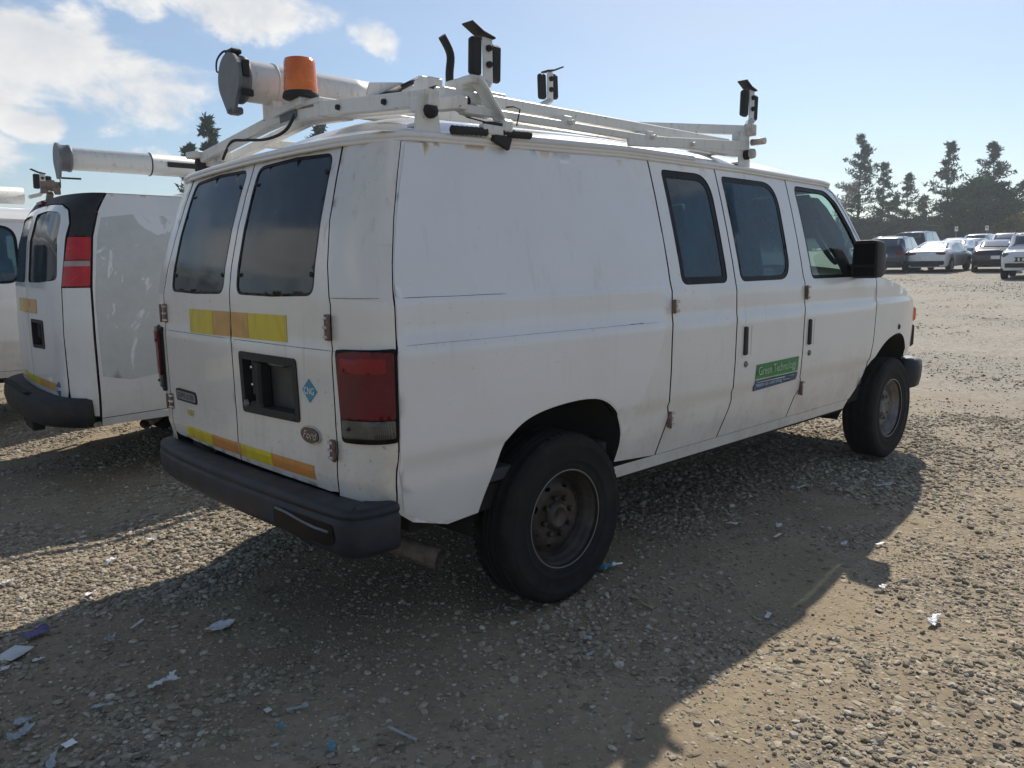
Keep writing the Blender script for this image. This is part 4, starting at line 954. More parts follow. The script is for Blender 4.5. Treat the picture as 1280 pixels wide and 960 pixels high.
def patch_mat():
    b = NB('peeled_paint_patch'); v = b.coord()
    big = b.noise(b.coord((1.2, 1.2, .9)), 2.4, 6, .62, .6)
    m = b.ramp(big, .575, .61)
    sc = b.ramp(b.noise(b.coord((5, 5, 1.6), rot=(0, .7, 0)), 2.2, 4, .6, .8), .635, .665)
    m = b.math('MAXIMUM', m, sc)
    fine = b.ramp(b.noise(v, 9, 8, .72), .3, .7)
    col = b.mix(m, b.mix(fine, (.44, .46, .45), (.50, .52, .51)), (.68, .69, .70))
    b.bsdf(col, b.math('ADD', .55, b.math('MULTIPLY', m, -.2)), 0, b.bump(m, .25, .004), .1); return b.m
M['patch'] = patch_mat()
v2 = empty('cargo_van', (-.09, 3.42, 0), 0, 'white cargo van with black rear roof cap and peeled grey side', 'van'); v2.rotation_euler.z = R_(-3.0)
rowsE = [.56, .60, 1.345]
for S, nm in ((S_exp, 'right'), (SE_left, 'left')):
    sp_ = panel('side_panel', S, [(-.692, 2.005), (2.30, 2.015), (2.30, .42), (.68, .42), (.62, .62), (.48, .76), (.30, .81), (.10, .76), (-.04, .62), (-.10, .42), (-.692, .395)], (), M['van2'], v2, .09, .03, rows=rowsE)
    panel('rocker_strip', S, [(-.692, .39), (-.10, .415), (-.10, .35), (-.692, .335)], (), M['van2'], v2, .09, .03)
    panel('rear_side_window', S, rounded([(2.42, 1.90), (3.00, 1.84), (3.25, 1.40), (2.42, 1.38)], .05), (), M['sglass'], v2, .2, .01, off=.002)
    wn = rounded([(2.42, 1.90), (3.00, 1.84), (3.25, 1.40), (2.42, 1.38)], .05)
    panel('front_door', S, [(2.307, 2.01), (2.75, 1.995), (3.05, 1.88), (3.40, 1.38), (3.40, .42), (2.307, .42)], [wn], M['van2'], v2, .09, .03, rows=rowsE)
    panel('fender', S, [(3.407, 1.37), (4.0, 1.22), (4.35, 1.08), (4.40, .45), (4.15, .45), (4.08, .66), (3.95, .78), (3.75, .81), (3.55, .76), (3.45, .62), (3.42, .45)], (), M['van2'], v2, .09, .03, rows=rowsE)
    # rear corner below the lamp, lamp, black cap above it
    zl = [1.335, 1.0, .60, .44]
    panel('corner_panel', S, [(RE(.855, z), z) for z in zl]+[(-.708, .41), (-.708, 1.0), (-.708, 1.335)], (), M['van2'], v2, .06, .03, rows=rowsE)
    panel('corner_cap', S, [(RE(.865, 1.695), 1.695), (-.708, 1.69), (-.708, 2.01), (RE(.66, 2.01), 2.01), (RE(.30, 2.015), 2.015), (RE(.003, 2.02), 2.02), (RE(.003, 1.965), 1.965), (RE(.30, 1.960), 1.960), (RE(.65, 1.94), 1.94), (RE(.79, 1.895), 1.895), (RE(.845, 1.80), 1.80)], (), M['black'], v2, .06, .03)
    tl = panel('tail_light', S, rounded([(RE(.855, 1.345), 1.345), (-.709, 1.345), (-.709, 1.688), (RE(.865, 1.69), 1.69)], .012), (), M['red2'], v2, .04, .03, off=.006)
    panel('clear_lens', S, [(RE(.862, 1.485), 1.485), (-.715, 1.485), (-.715, 1.522), (RE(.862, 1.522), 1.522)], (), M['paleband'], tl, .04, .004, off=.0085)
    panel('lens_band', S, [(RE(.862, 1.524), 1.524), (-.713, 1.524), (-.713, 1.532), (RE(.862, 1.532), 1.532)], (), M['red'], tl, .04, .004, off=.0085)
    we = rearE(rounded([(-.06, 1.895), (-.35, 1.905), (-.72, 1.875), (-.79, 1.39), (-.40, 1.372), (-.06, 1.372)], [.05, 0, .10, .05, 0, .05]))
    holes = [we]
    if nm == 'right': rc = rearE(rounded([(-.10, 1.09), (-.47, 1.09), (-.47, .875), (-.10, .865)], .03)); holes.append(rc)
    dE = panel('rear_door', S, rearE([(-.003, 1.955), (-.30, 1.952), (-.65, 1.93), (-.775, 1.885), (-.83, 1.79), (-.845, 1.5), (-.845, 1.345), (-.845, 1.0), (-.84, .60), (-.82, .53), (-.40, .515), (-.003, .51), (-.003, 1.2)]), holes, M['van2'], v2, .06, .03, rows=rowsE)
    dE['label'] = 'white %s rear door of the van' % ('right' if nm == 'right' else 'left')
    panel('window_glass', S, we, (), M['rglass'], dE, .06, 0, off=-.008)
    if nm == 'right':
        rr = panel('handle_recess', S, rc, [ringpoly(rc, .025)], M['black'], dE, .05, .09, off=.004)
        mb = MB(); pc = S_exp(np.array([RE(-.28, .98)]), np.array([.98]))[0]; mb.box(pc+np.array([.07, 0, 0]), (.02, .42, .26)); mb.box(pc+np.array([.03, -.02, .03]), (.05, .10, .13), bev=.02); mb.build('latch_handle', M['under'], rr)
        for y0, y1, z0, z1, m in ((-.005, -.10, 1.135, 1.245, 'orange'), (-.104, -.30, 1.135, 1.245, 'orange'), (-.005, -.22, .575, .635, 'yellow'), (-.224, -.66, .575, .635, 'orange')):
            panel('reflective_tape', S, rearE([(y0, z0), (y1, z0), (y1, z1), (y0, z1)]), (), M[m], dE, .06, .002, off=.003)
        pc = S_exp(np.array([RE(-.715, .60)]), np.array([.60]))[0]; nn = np.array([-.93, -.36, 0]); tt = np.array([.36, -.93, 0]); c = pc+nn*.004
        mb = MB(); V = [c+tt*.05, c+np.array([0, 0, .055]), c-tt*.05, c-np.array([0, 0, .055])]; V = V+[q-nn*.003 for q in V]; mb.add(V, [(0, 1, 2, 3), (4, 5, 6, 7), (0, 1, 5, 4), (1, 2, 6, 5), (2, 3, 7, 6), (3, 0, 4, 7)]); dd_ = mb.build('blue_diamond', M['navy'], dE)
        text_mesh('diamond_lettering', 'CNG', .036, M['white'], dd_, tuple(c+nn*.001-np.array([0, 0, .012])), tuple(tt), (0, 0, 1), align='CENTER')
    else:
        for y0, y1, z0, z1, m in ((-.005, -.18, 1.135, 1.245, 'orange'), (-.184, -.42, 1.135, 1.245, 'yellow'), (-.005, -.46, .575, .635, 'yellow')):
            panel('reflective_tape', S, rearE([(y0, z0), (y1, z0), (y1, z1), (y0, z1)]), (), M[m], dE, .06, .002, off=.003)
    if nm == 'right':
        pt = [(-.66, 1.83), (-.4, 1.86), (-.1, 1.85), (.3, 1.87), (.9, 1.86), (1.4, 1.84), (1.5, 1.4), (1.35, .9), (1.0, .68), (.3, .86), (-.2, .70), (-.5, .66), (-.67, .70), (-.68, 1.2)]
        panel('peeled_patch', S, [(x, z) for x, z in pt], (), M['patch'], sp_, .07, .001, off=.0014)
mb = MB(); c = S_exp(np.array([RE(-.003, 1.985)]), np.array([1.99]))[0]; mb.box(c+np.array([-.01, 0, 0]), (.03, .20, .03), bev=.006); mb.build('brake_light', M['red'], v2)
xs = np.linspace(-.58, 3.0, 16); V = []; F = []; ns = 17
for x in xs:
    for t in np.linspace(-1, 1, ns): V.append((x+.0-.14*(1-abs(t)**2.5)*(x < -.5), t*.885, 2.008+.055*(1-abs(t)**2.5)*smooth01(np.array((x+.62)/.35))-.10*smooth01(np.array((x-2.5)/.6))))
for i in range(15):
    for j in range(ns-1): F.append((i*ns+j, (i+1)*ns+j, (i+1)*ns+j+1, i*ns+j+1))
obj('roof', V, F, M['roofw'], v2, True)
V = []; F = []
for (x, z, hw) in ((2.98, 1.915, .88), (3.25, 1.66, .93), (3.55, 1.36, .97)):
    for t in np.linspace(-1, 1, ns): V.append((x+.14*(1-t*t), t*hw, z+.02*(1-t*t)))
for i in range(2):
    for j in range(ns-1): F.append((i*ns+j, i*ns+j+1, (i+1)*ns+j+1, (i+1)*ns+j))
obj('windscreen', V, F, M['rglass'], v2, True)
V = []; F = []
for (x, z, hw) in ((3.45, 1.36, .985), (4.0, 1.22, .98), (4.35, 1.08, .95), (4.42, .95, .94), (4.42, .45, .94)):
    for t in np.linspace(-1, 1, ns): V.append((x+.12*(1-t*t)*(x > 3.9), t*hw, z+(.05*(1-t*t) if z > 1.0 else 0)))
for i in range(4):
    for j in range(ns-1): F.append((i*ns+j, i*ns+j+1, (i+1)*ns+j+1, (i+1)*ns+j))
obj('bonnet', V, F, M['van2'], v2, True)
pb = smooth_poly([(-.745, -.995), (-.80, -.995), (-.88, -.93), (-1.00, -.72), (-1.05, -.4), (-1.06, 0), (-1.05, .4), (-1.00, .72), (-.88, .93), (-.80, .995), (-.745, .995)], 4)
bE = sweep('rear_bumper', [(x, -y) for x, y in pb][::-1] if False else [(x, -y) for x, y in pb], [(-.14, .545), (-.03, .55), (-.005, .535), (.006, .49), (.010, .43), (.0, .375), (-.03, .335), (-.12, .33)], M['black'], v2)
mb = MB(); mb.box((-1.03, 0, .555), (.05, .9, .012), bev=.003); mb.box((-.98, -.30, .30), (.08, .28, .08), bev=.01); mb.box((-.95, .0, .31), (.1, .06, .08)); mb.build('hitch', M['under'], bE)
mb = MB(); mb.box((1.8, 0, .42), (5.0, 1.75, .10)); mb.box((1.6, .4, .33), (4.6, .1, .12)); mb.box((1.6, -.4, .33), (4.6, .1, .12)); mb.box((-.35, 0, .36), (.5, 1.2, .12)); mb.tube([(.3, -.72, .37), (.3, .72, .37)], .05, 10); mb.build('chassis', M['under'], v2)
mb = MB(); mb.tube([(-.20, -.70, .36), (-.30, -.80, .33), (-.42, -.93, .30)], .038, 14, cap=False); mb.tube([(-.42, -.93, .30), (-.30, -.80, .33), (-.2, -.7, .36)], .033, 14, cap=False); mb.build('exhaust_pipe', M['exhaust'], v2)
for x, y, sg in ((.3, -.84, -1), (3.75, -.84, -1), (.3, .84, 1), (3.75, .84, 1)): wheel('wheel', (x, y, RW-.004), sg, v2, M['rim2'], False)
# its conduit tube and rack
mb = MB(); tz = 2.325; mb.lathe([(.086, -.50), (.089, -.495), (.089, .05), (.092, .055), (.092, .075), (.089, .08), (.089, 1.9), (.0001, 1.9)], (0, -.05, tz), 'x', 32); t2 = mb.build('conduit_tube', M['rack'], v2); t2.location.x = -.07; t2.location.z = .02
mb = MB(); cp = [(-.05+.115*math.cos(a), tz+.115*math.sin(a)) for a in np.linspace(R_(-40), R_(205), 22)]+[(-.09, tz-.16), (-.0, tz-.16)]
mb.prism(cp, 'x', -.57, -.555); mb.lathe([(.102, -.555), (.102, -.50), (.106, -.498), (.106, -.48), (.089, -.475)], (0, -.05, tz), 'x', 28); mb.build('tube_cap', M['capgrey'], t2)
mb = MB(); mb.tube(smooth_poly([(-.56, -.06, tz-.16), (-.565, -.09, tz-.185), (-.565, -.08, tz-.23), (-.56, -.04, tz-.225), (-.555, -.03, tz-.18)], 4), .004, 5); mb.tube([(-.55, -.05, tz-.155), (-.42, -.06, tz-.155)], .008, 6); mb.build('cap_wire', M['rubber'], t2)
mb = MB(); mb.box((.36, -.139, tz-.0), (.36, .02, .045), bev=.008); mb.build('tube_slot', M['rubber'], t2)
mb = MB(); mb.tube([(.07, -.05+.094*math.cos(a), tz+.094*math.sin(a)) for a in np.linspace(0, 2*math.pi, 25)], .005, 5, cap=False); mb.build('tube_band', M['rubber'], t2)
mb = MB(); mb.beam((.30, -.90, 2.10), (.30, .90, 2.12), .05, .05); mb.beam((1.7, -.90, 2.10), (1.7, .90, 2.12), .05, .05); mb.beam((.02, -.93, 2.075), (1.9, -.93, 2.10), .04, .045); mb.beam((.02, .8, 2.075), (1.9, .8, 2.10), .04, .045); mb.box((.3, -.05, 2.18), (.06, .12, .13))
mb.beam((.05, -.86, 2.04), (.42, -.80, 2.17), .035, .035); r2 = mb.build('ladder_rack', M['rack'], v2)
mb = MB(); mb.tube(smooth_poly([(.0, -.95, 2.03), (.12, -.95, 2.13), (.25, -.92, 2.11), (.32, -.92, 2.04)], 4), .008, 6); mb.tube([(.30, -.96, 2.12), (.42, -.96, 2.12)], .02, 8); mb.build('cable', M['rubber'], r2)

# the body sits a little lower and higher-waisted than drawn: squeeze its heights (wheels keep theirs)
def squeeze(o):
    if o.name.startswith('wheel'): return
    if o.type == 'MESH':
        n_ = len(o.data.vertices); co = np.empty(n_*3); o.data.vertices.foreach_get('co', co); co = co.reshape(-1, 3); co[:, 2] = 1.43+(co[:, 2]-1.43)*.92; o.data.vertices.foreach_set('co', co.ravel()); o.data.update()
    for c_ in o.children: squeeze(c_)
squeeze(v2)

# ------------------------------------------------------------------ third van: a copy of the first, parked farther left
v3 = copy_tree(van); v3.location = (-2.48, 6.36, 0)
v3['label'] = 'white van cut off by the left edge, behind the black-capped van'
for ch in v3.children:
    if ch.name.startswith('ladder_stop'): ch.location.x += .42
def prune(o, words):
    for c_ in list(o.children):
        prune(c_, words)
        if any(c_.name.startswith(w_) for w_ in words): bpy.data.objects.remove(c_)
prune(v3, ('sign_lettering', 'strip_lettering', 'navy_strip', 'pale_line')); prune(v3, ('door_sign', 'vinyl_sheet', 'scratch'))
mb = MB(); mb.prism([(2.08, 2.19), (2.08, 2.30), (2.12, 2.30), (2.14, 2.315), (2.19, 2.315), (2.20, 2.30), (2.24, 2.30), (2.24, 2.185), (2.20, 2.185), (2.19, 2.215), (2.14, 2.22), (2.12, 2.19)], 'y', -1.02, -.97); mb.beam((2.16, -.98, 2.2), (2.16, -.80, 2.02), .05, .05); mb.build('rusty_bracket', M['exhaust'], v3)

# ------------------------------------------------------------------ terrain: flat yard that rises gently towards the far cars
def hashn(ix, iy, s):
    v = np.sin(ix*127.1+iy*311.7+s*74.7)*43758.5453; return v-np.floor(v)
def vnoise(x, y, f, s=0):
    x = np.asarray(x)*f+s*13.7; y = np.asarray(y)*f+s*7.1; ix = np.floor(x); iy = np.floor(y); fx = x-ix; fy = y-iy
    fx = fx*fx*(3-2*fx); fy = fy*fy*(3-2*fy)
    return (hashn(ix, iy, s)*(1-fx)+hashn(ix+1, iy, s)*fx)*(1-fy)+(hashn(ix, iy+1, s)*(1-fx)+hashn(ix+1, iy+1, s)*fx)*fy
def slope_z(x, y):
    s = (np.asarray(x)-CAM[0])*math.cos(R_(20))+(np.asarray(y)-CAM[1])*math.sin(R_(20)); s = np.minimum(s, 130)
    d = s-10; return .033*(d+np.sqrt(d*d+16))/2-.013
def ground_z(x, y):
    x = np.asarray(x, float); y = np.asarray(y, float)
    dist = np.hypot(x-CAM[0], y-CAM[1]); k = 1/(1+(dist/40)**2)
    rel = (vnoise(x, y, .9, 1)-.5)*.030+(vnoise(x, y, 2.3, 2)-.5)*.022+(vnoise(x, y, 6., 3)-.5)*.012+(vnoise(x, y, 15., 4)-.5)*.006
    near = np.exp(-(((x-1.7)/3.2)**4+(y/1.25)**4))   # packed level under the van
    return slope_z(x, y)+rel*k*(1-.75*near)-.004-.05*smooth01((y+.1)/1.0)*smooth01((-x-.35)/.8)-.02*smooth01((-y-1.3)/.8)*smooth01((.4-x)/.9)
def stone_mask(x, y):
    """0 packed dirt .. 1 loose gravel"""
    m = .55*vnoise(x, y, .75, 11)+.30*vnoise(x, y, 2.1, 12)+.15*vnoise(x, y, 5.5, 13)
    return smooth01((m-.36)/.26)
def axis_lines(lo, hi, step, far, grow):
    a = list(np.arange(lo, hi, step)); s = step
    while a[-1] < far: s *= grow; a.append(a[-1]+s)
    s = step
    while a[0] > -far: s *= grow; a.insert(0, a[0]-s)
    return np.array(a)
gx = axis_lines(-3.2, 5.5, .045, 420, 1.09); gy = axis_lines(-4.2, 3.4, .045, 420, 1.09)
GX, GY = np.meshgrid(gx, gy, indexing='ij'); GZ = ground_z(GX, GY)
def fast_mesh(name, V, F, mat, smooth=False, attr=None):
    me = bpy.data.meshes.new(name); V = np.asarray(V, np.float32); F = np.asarray(F, np.int32); k = F.shape[1]
    me.vertices.add(len(V)); me.vertices.foreach_set('co', V.ravel())
    me.loops.add(F.size); me.loops.foreach_set('vertex_index', F.ravel())
    me.polygons.add(len(F)); me.polygons.foreach_set('loop_start', np.arange(0, F.size, k, dtype=np.int32))
    me.polygons.foreach_set('use_smooth', np.full(len(F), smooth))
    if attr:
        for an, av in attr.items():
            a = me.attributes.new(an, 'FLOAT', 'POINT'); a.data.foreach_set('value', np.asarray(av, np.float32))
    me.materials.append(mat); me.update(calc_edges=True); return link(bpy.data.objects.new(name, me))
nx, ny = len(gx), len(gy); I = np.arange(nx*ny).reshape(nx, ny)
FQ = np.stack([I[:-1, :-1], I[1:, :-1], I[1:, 1:], I[:-1, 1:]], -1).reshape(-1, 4)
def ground_mat():
    b = NB('gravel_yard'); v = b.coord()
    at = b.n('ShaderNodeAttribute'); at.attribute_name = 'loose'; loose = at.outputs['Fac']
    big = b.noise(v, .35, 5, .6); mid = b.noise(v, 2.2, 6, .65); fine = b.noise(v, 26, 6, .7)
    dirt = b.mix(b.ramp(mid, .3, .7), (.225, .178, .118), (.345, .282, .192))
    dirt = b.mix(b.ramp(fine, .35, .7, 0, .5), dirt, (.165, .130, .088))
    # grit and small stones, two sizes of cells
    def cells(sc, seed):
        vo = b.n('ShaderNodeTexVoronoi', feature='F1'); b.put(vo.inputs['Vector'], b.coord(loc=(seed, seed*2, 0))); vo.inputs['Scale'].default_value = sc
        ve = b.n('ShaderNodeTexVoronoi', feature='DISTANCE_TO_EDGE'); b.put(ve.inputs['Vector'], b.coord(loc=(seed, seed*2, 0))); ve.inputs['Scale'].default_value = sc
        return vo.outputs['Color'], b.ramp(ve.outputs['Distance'], .0, .16), vo.outputs['Distance']
    cA, eA, dA = cells(62, 3.); cB, eB, dB = cells(24, 8.)
    spA = b.n('ShaderNodeSeparateColor'); b.put(spA.inputs[0], cA); spB = b.n('ShaderNodeSeparateColor'); b.put(spB.inputs[0], cB)
    stA = b.mix(spA.outputs[0], (.155, .130, .095), (.40, .345, .26)); stB = b.mix(spB.outputs[0], (.145, .122, .090), (.40, .35, .27))
    hasA = b.math('MULTIPLY', b.math('GREATER_THAN', spA.outputs[1], b.math('SUBTRACT', .78, b.math('MULTIPLY', loose, .55))), eA)
    hasB = b.math('MULTIPLY', b.math('GREATER_THAN', spB.outputs[1], b.math('SUBTRACT', .95, b.math('MULTIPLY', loose, .62))), eB)
    col = b.mix(hasB, b.mix(hasA, dirt, stA), stB)
    col = b.mix(b.ramp(big, .35, .7, 0, .35), col, (.29, .235, .16))
    # greyer, finer road gravel away from where the vans stand
    sp = b.n('ShaderNodeSeparateXYZ'); b.put(sp.inputs[0], v); dd = b.math('ADD', b.math('MULTIPLY', sp.outputs[0], .92), b.math('MULTIPLY', sp.outputs[1], -.05))
    far = b.math('MULTIPLY', b.ramp(b.math('ADD', dd, b.math('MULTIPLY', b.math('SUBTRACT', big, .5), 5.0)), 2.5, 8.5), .80)
    grey = b.mix(b.ramp(b.noise(v, 11, 8, .78), .32, .68), (.215, .200, .172), (.385, .365, .325)); col = b.mix(far, col, grey)
    # oil-dark and pale worn patches
    col = b.mix(b.math('MULTIPLY', b.ramp(b.noise(v, .8, 4, .6), .60, .74), .35), col, (.14, .11, .08))
    h = b.math('ADD', b.math('MULTIPLY', hasA, b.math('SUBTRACT', .55, dA)), b.math('MULTIPLY', hasB, b.math('MULTIPLY', b.math('SUBTRACT', .7, dB), 2.0)))
    h = b.math('ADD', h, b.math('MULTIPLY', fine, .6))
    b.bsdf(col, .92, 0, b.bump(h, .85, .012), 0, .25); return b.m
M['ground'] = ground_mat()
ld = stone_mask(GX, GY)
g = fast_mesh('ground', np.stack([GX, GY, GZ], -1).reshape(-1, 3), FQ, M['ground'], True, {'loose': ld.ravel()}); tag(g, kind='structure')
# loose stones, sized and spread as they lie: one object of gravel
def gravel():
    fwd = np.array([math.cos(R_(46.5)), math.sin(R_(46.5))])
    def scatter(n, d0, d1, half):
        """points in a wide sector in front of the camera, evenly over its area"""
        d = np.sqrt(rng.uniform(d0*d0, d1*d1, n)); a = R_(46.5)+rng.uniform(-R_(half), R_(half), n)
        return CAM[0]+d*np.cos(a), CAM[1]+d*np.sin(a), d
    sets = [(80000, 1.2, 4.4, 48, .0074), (85000, 4.4, 9.0, 44, .0080), (60000, 9.0, 20, 40, .0092), (60000, 14, 46, 38, .0125)]
    ph = (1+5**.5)/2
    ico = np.array([(-1, ph, 0), (1, ph, 0), (-1, -ph, 0), (1, -ph, 0), (0, -1, ph), (0, 1, ph), (0, -1, -ph), (0, 1, -ph), (ph, 0, -1), (ph, 0, 1), (-ph, 0, -1), (-ph, 0, 1)])/np.hypot(1, ph)
    icf = np.array([(0, 11, 5), (0, 5, 1), (0, 1, 7), (0, 7, 10), (0, 10, 11), (1, 5, 9), (5, 11, 4), (11, 10, 2), (10, 7, 6), (7, 1, 8), (3, 9, 4), (3, 4, 2), (3, 2, 6), (3, 6, 8), (3, 8, 9), (4, 9, 5), (2, 4, 11), (6, 2, 10), (8, 6, 7), (9, 8, 1)])
    octv = np.array([(1, 0, 0), (-1, 0, 0), (0, 1, 0), (0, -1, 0), (0, 0, 1), (0, 0, -1)], float); octf = np.array([(0, 2, 4), (2, 1, 4), (1, 3, 4), (3, 0, 4), (2, 0, 5), (1, 2, 5), (3, 1, 5), (0, 3, 5)])
    Vs = []; Fs = []; Ts = []; base = 0
    for n, d0, d1, half, sz in sets:
        x, y, d = scatter(n, d0, d1, half); m = stone_mask(x, y); keep = rng.random(n) < (.30+.70*m)*(1-.30*smooth01((-y-1.3)/.8))*(1-smooth01((d-9)/10) if d0 < 10 else smooth01((d-13)/6)*(1-smooth01((d-30)/16))); x, y, m = x[keep], y[keep], m[keep]
        s = sz*np.exp(rng.normal(0, .48, len(x)))*(.62+.45*m)*(.70+.60*vnoise(x, y, .9, 21))*(1-.36*smooth01((-y-1.1)/.8)); s = np.minimum(s, sz*2.6)
        for kind in (0, 1):
            sel = (s > sz*.95) if kind == 0 else (s <= sz*.95)
            if d0 > 8: sel = np.full(len(s), kind == 1)
            bv, bf = (ico, icf) if kind == 0 else (octv, octf)
            X, Y, Sx = x[sel], y[sel], s[sel]; k = len(X)
            if not k: continue
            P = bv[None]*(1+rng.uniform(-.24, .24, (k, len(bv), 3)))
            P = P*np.stack([rng.uniform(.8, 1.35, k), rng.uniform(.7, 1.1, k), rng.uniform(.38, .68, k)], -1)[:, None]
            a = rng.uniform(0, 2*math.pi, k); tl = rng.normal(0, .35, k)
            c, si = np.cos(tl), np.sin(tl); P = np.stack([P[..., 0], P[..., 1]*c[:, None]-P[..., 2]*si[:, None], P[..., 1]*si[:, None]+P[..., 2]*c[:, None]], -1)
            c, si = np.cos(a), np.sin(a); P = np.stack([P[..., 0]*c[:, None]-P[..., 1]*si[:, None], P[..., 0]*si[:, None]+P[..., 1]*c[:, None], P[..., 2]], -1)
            P = P*Sx[:, None, None]; P[..., 0] += X[:, None]; P[..., 1] += Y[:, None]; P[..., 2] += (ground_z(X, Y)+Sx*.22)[:, None]
            Vs.append(P.reshape(-1, 3)); Fs.append((bf[None]+(np.arange(k)*len(bv))[:, None, None]+base).reshape(-1, 3)); base += k*len(bv); Ts.append(np.repeat(rng.random(k), len(bv)))
    b = NB('gravel_stone'); at = b.n('ShaderNodeAttribute'); at.attribute_name = 'tone'; t = at.outputs['Fac']
    col = b.mix(b.ramp(t, 0, .6), (.175, .148, .112), (.375, .328, .255)); col = b.mix(b.ramp(t, .72, 1.0), col, (.53, .49, .42))
    col = b.mix(b.ramp(b.noise(b.coord(), 70, 4), .35, .7, 0, .5), col, (.24, .19, .13)); b.bsdf(col, .9, 0, b.bump(b.noise(b.coord(), 260, 3), .3, .002), 0, .25)
    o = fast_mesh('gravel', np.concatenate(Vs), np.concatenate(Fs), b.m, False, {'tone': np.concatenate(Ts)})
    tag(o, 'loose grey-brown gravel stones scattered over the yard', 'gravel', kind='stuff')
gravel()

# ------------------------------------------------------------------ far cars
CAR = dict(
 sedan=dict(x=[-2.34, -2.28, -2.05, -1.55, -.95, -.25, .35, .95, 1.25, 1.9, 2.2, 2.33], belt=[.72, .93, .99, 1.00, .98, .96, .94, .92, .92, .83, .72, .60], top=[.74, .95, 1.02, 1.06, 1.30, 1.41, 1.40, 1.16, .95, .86, .75, .63],
   w=[.70, .80, .86, .90, .915, .915, .915, .91, .90, .87, .78, .62], glass=(-1.50, -.85, .42, 1.18), side=(-1.35, 1.0), wheels=(-1.40, 1.38), wr=.33, w_=1.83),
 suv=dict(x=[-2.30, -2.26, -2.12, -1.75, -1.2, -.4, .3, .95, 1.3, 1.9, 2.2, 2.32], belt=[.80, 1.00, 1.06, 1.06, 1.04, 1.03, 1.02, 1.02, 1.02, .97, .85, .70], top=[.84, 1.04, 1.30, 1.60, 1.66, 1.68, 1.66, 1.34, 1.06, 1.0, .88, .73],
   w=[.78, .86, .90, .925, .93, .93, .93, .925, .92, .89, .80, .64], glass=(-2.16, -1.80, .40, 1.22), side=(-1.95, 1.05), wheels=(-1.38, 1.36), wr=.36, w_=1.86),
 wagon=dict(x=[-2.66, -2.63, -2.52, -2.35, -1.4, -.4, .5, 1.15, 1.5, 2.2, 2.5, 2.6], belt=[.90, 1.10, 1.18, 1.18, 1.16, 1.15, 1.14, 1.14, 1.14, 1.10, .98, .80], top=[.94, 1.16, 1.60, 1.86, 1.92, 1.94, 1.92, 1.52, 1.18, 1.13, 1.0, .83],
   w=[.88, .95, .98, 1.00, 1.0, 1.0, 1.0, 1.0, .99, .96, .90, .78], glass=(-2.56, -2.38, .62, 1.42), side=(-2.25, 1.25), wheels=(-1.55, 1.60), wr=.40, w_=2.0),
 jeep=dict(x=[-1.95, -1.92, -1.85, -1.70, -1.0, -.2, .35, .75, .95, 1.6, 1.95, 2.05], belt=[.80, 1.0, 1.06, 1.08, 1.07, 1.07, 1.06, 1.06, 1.06, 1.03, .98, .78], top=[.84, 1.05, 1.35, 1.62, 1.68, 1.70, 1.68, 1.32, 1.10, 1.07, 1.01, .82],
   w=[.76, .84, .88, .90, .90, .90, .90, .90, .895, .88, .84, .74], glass=(-1.88, -1.72, .42, .88), side=(-1.6, .72), wheels=(-1.25, 1.28), wr=.37, w_=1.8),
 pickup=dict(x=[-2.75, -2.73, -2.70, -1.9, -1.12, -1.05, -.85, .35, 1.15, 1.5, 2.4, 2.72], belt=[1.00, 1.10, 1.12, 1.12, 1.12, 1.12, 1.12, 1.12, 1.12, 1.12, 1.06, .80], top=[1.02, 1.13, 1.155, 1.165, 1.17, 1.60, 1.82, 1.86, 1.46, 1.16, 1.09, .83],
   w=[.95, .97, .98, .98, .98, .98, .98, .98, .98, .97, .93, .80], glass=(-1.06, -.86, .45, 1.42), side=(-.80, 1.2), wheels=(-1.70, 1.75), wr=.39, w_=1.96))
def carpaint(name, col, metal=0., rough=.22):
    b = NB(name); f = b.noise(b.coord(), 3, 5); b.bsdf(b.mix(b.ramp(f, .3, .7), col, tuple(c*.9 for c in col)), rough, metal, None, .8); return b.m
CP = dict(white=carpaint('car_white', (.72, .73, .74)), blue=carpaint('car_dark_blue', (.010, .020, .055), .3), black=carpaint('car_black', (.010, .011, .014)), silver=carpaint('car_silver', (.42, .43, .45), .5), plum=carpaint('car_plum_black', (.018, .013, .024), .2), pale=carpaint('car_pale_grey', (.58, .59, .60), .2))
M['cglass'] = plain('car_glass', (.018, .026, .035), .04, bump=0, coat=1, spec=1.0, dust=.08); M['alloy'] = plain('alloy_wheel', (.40, .40, .41), .35, .7)
_proto = {}
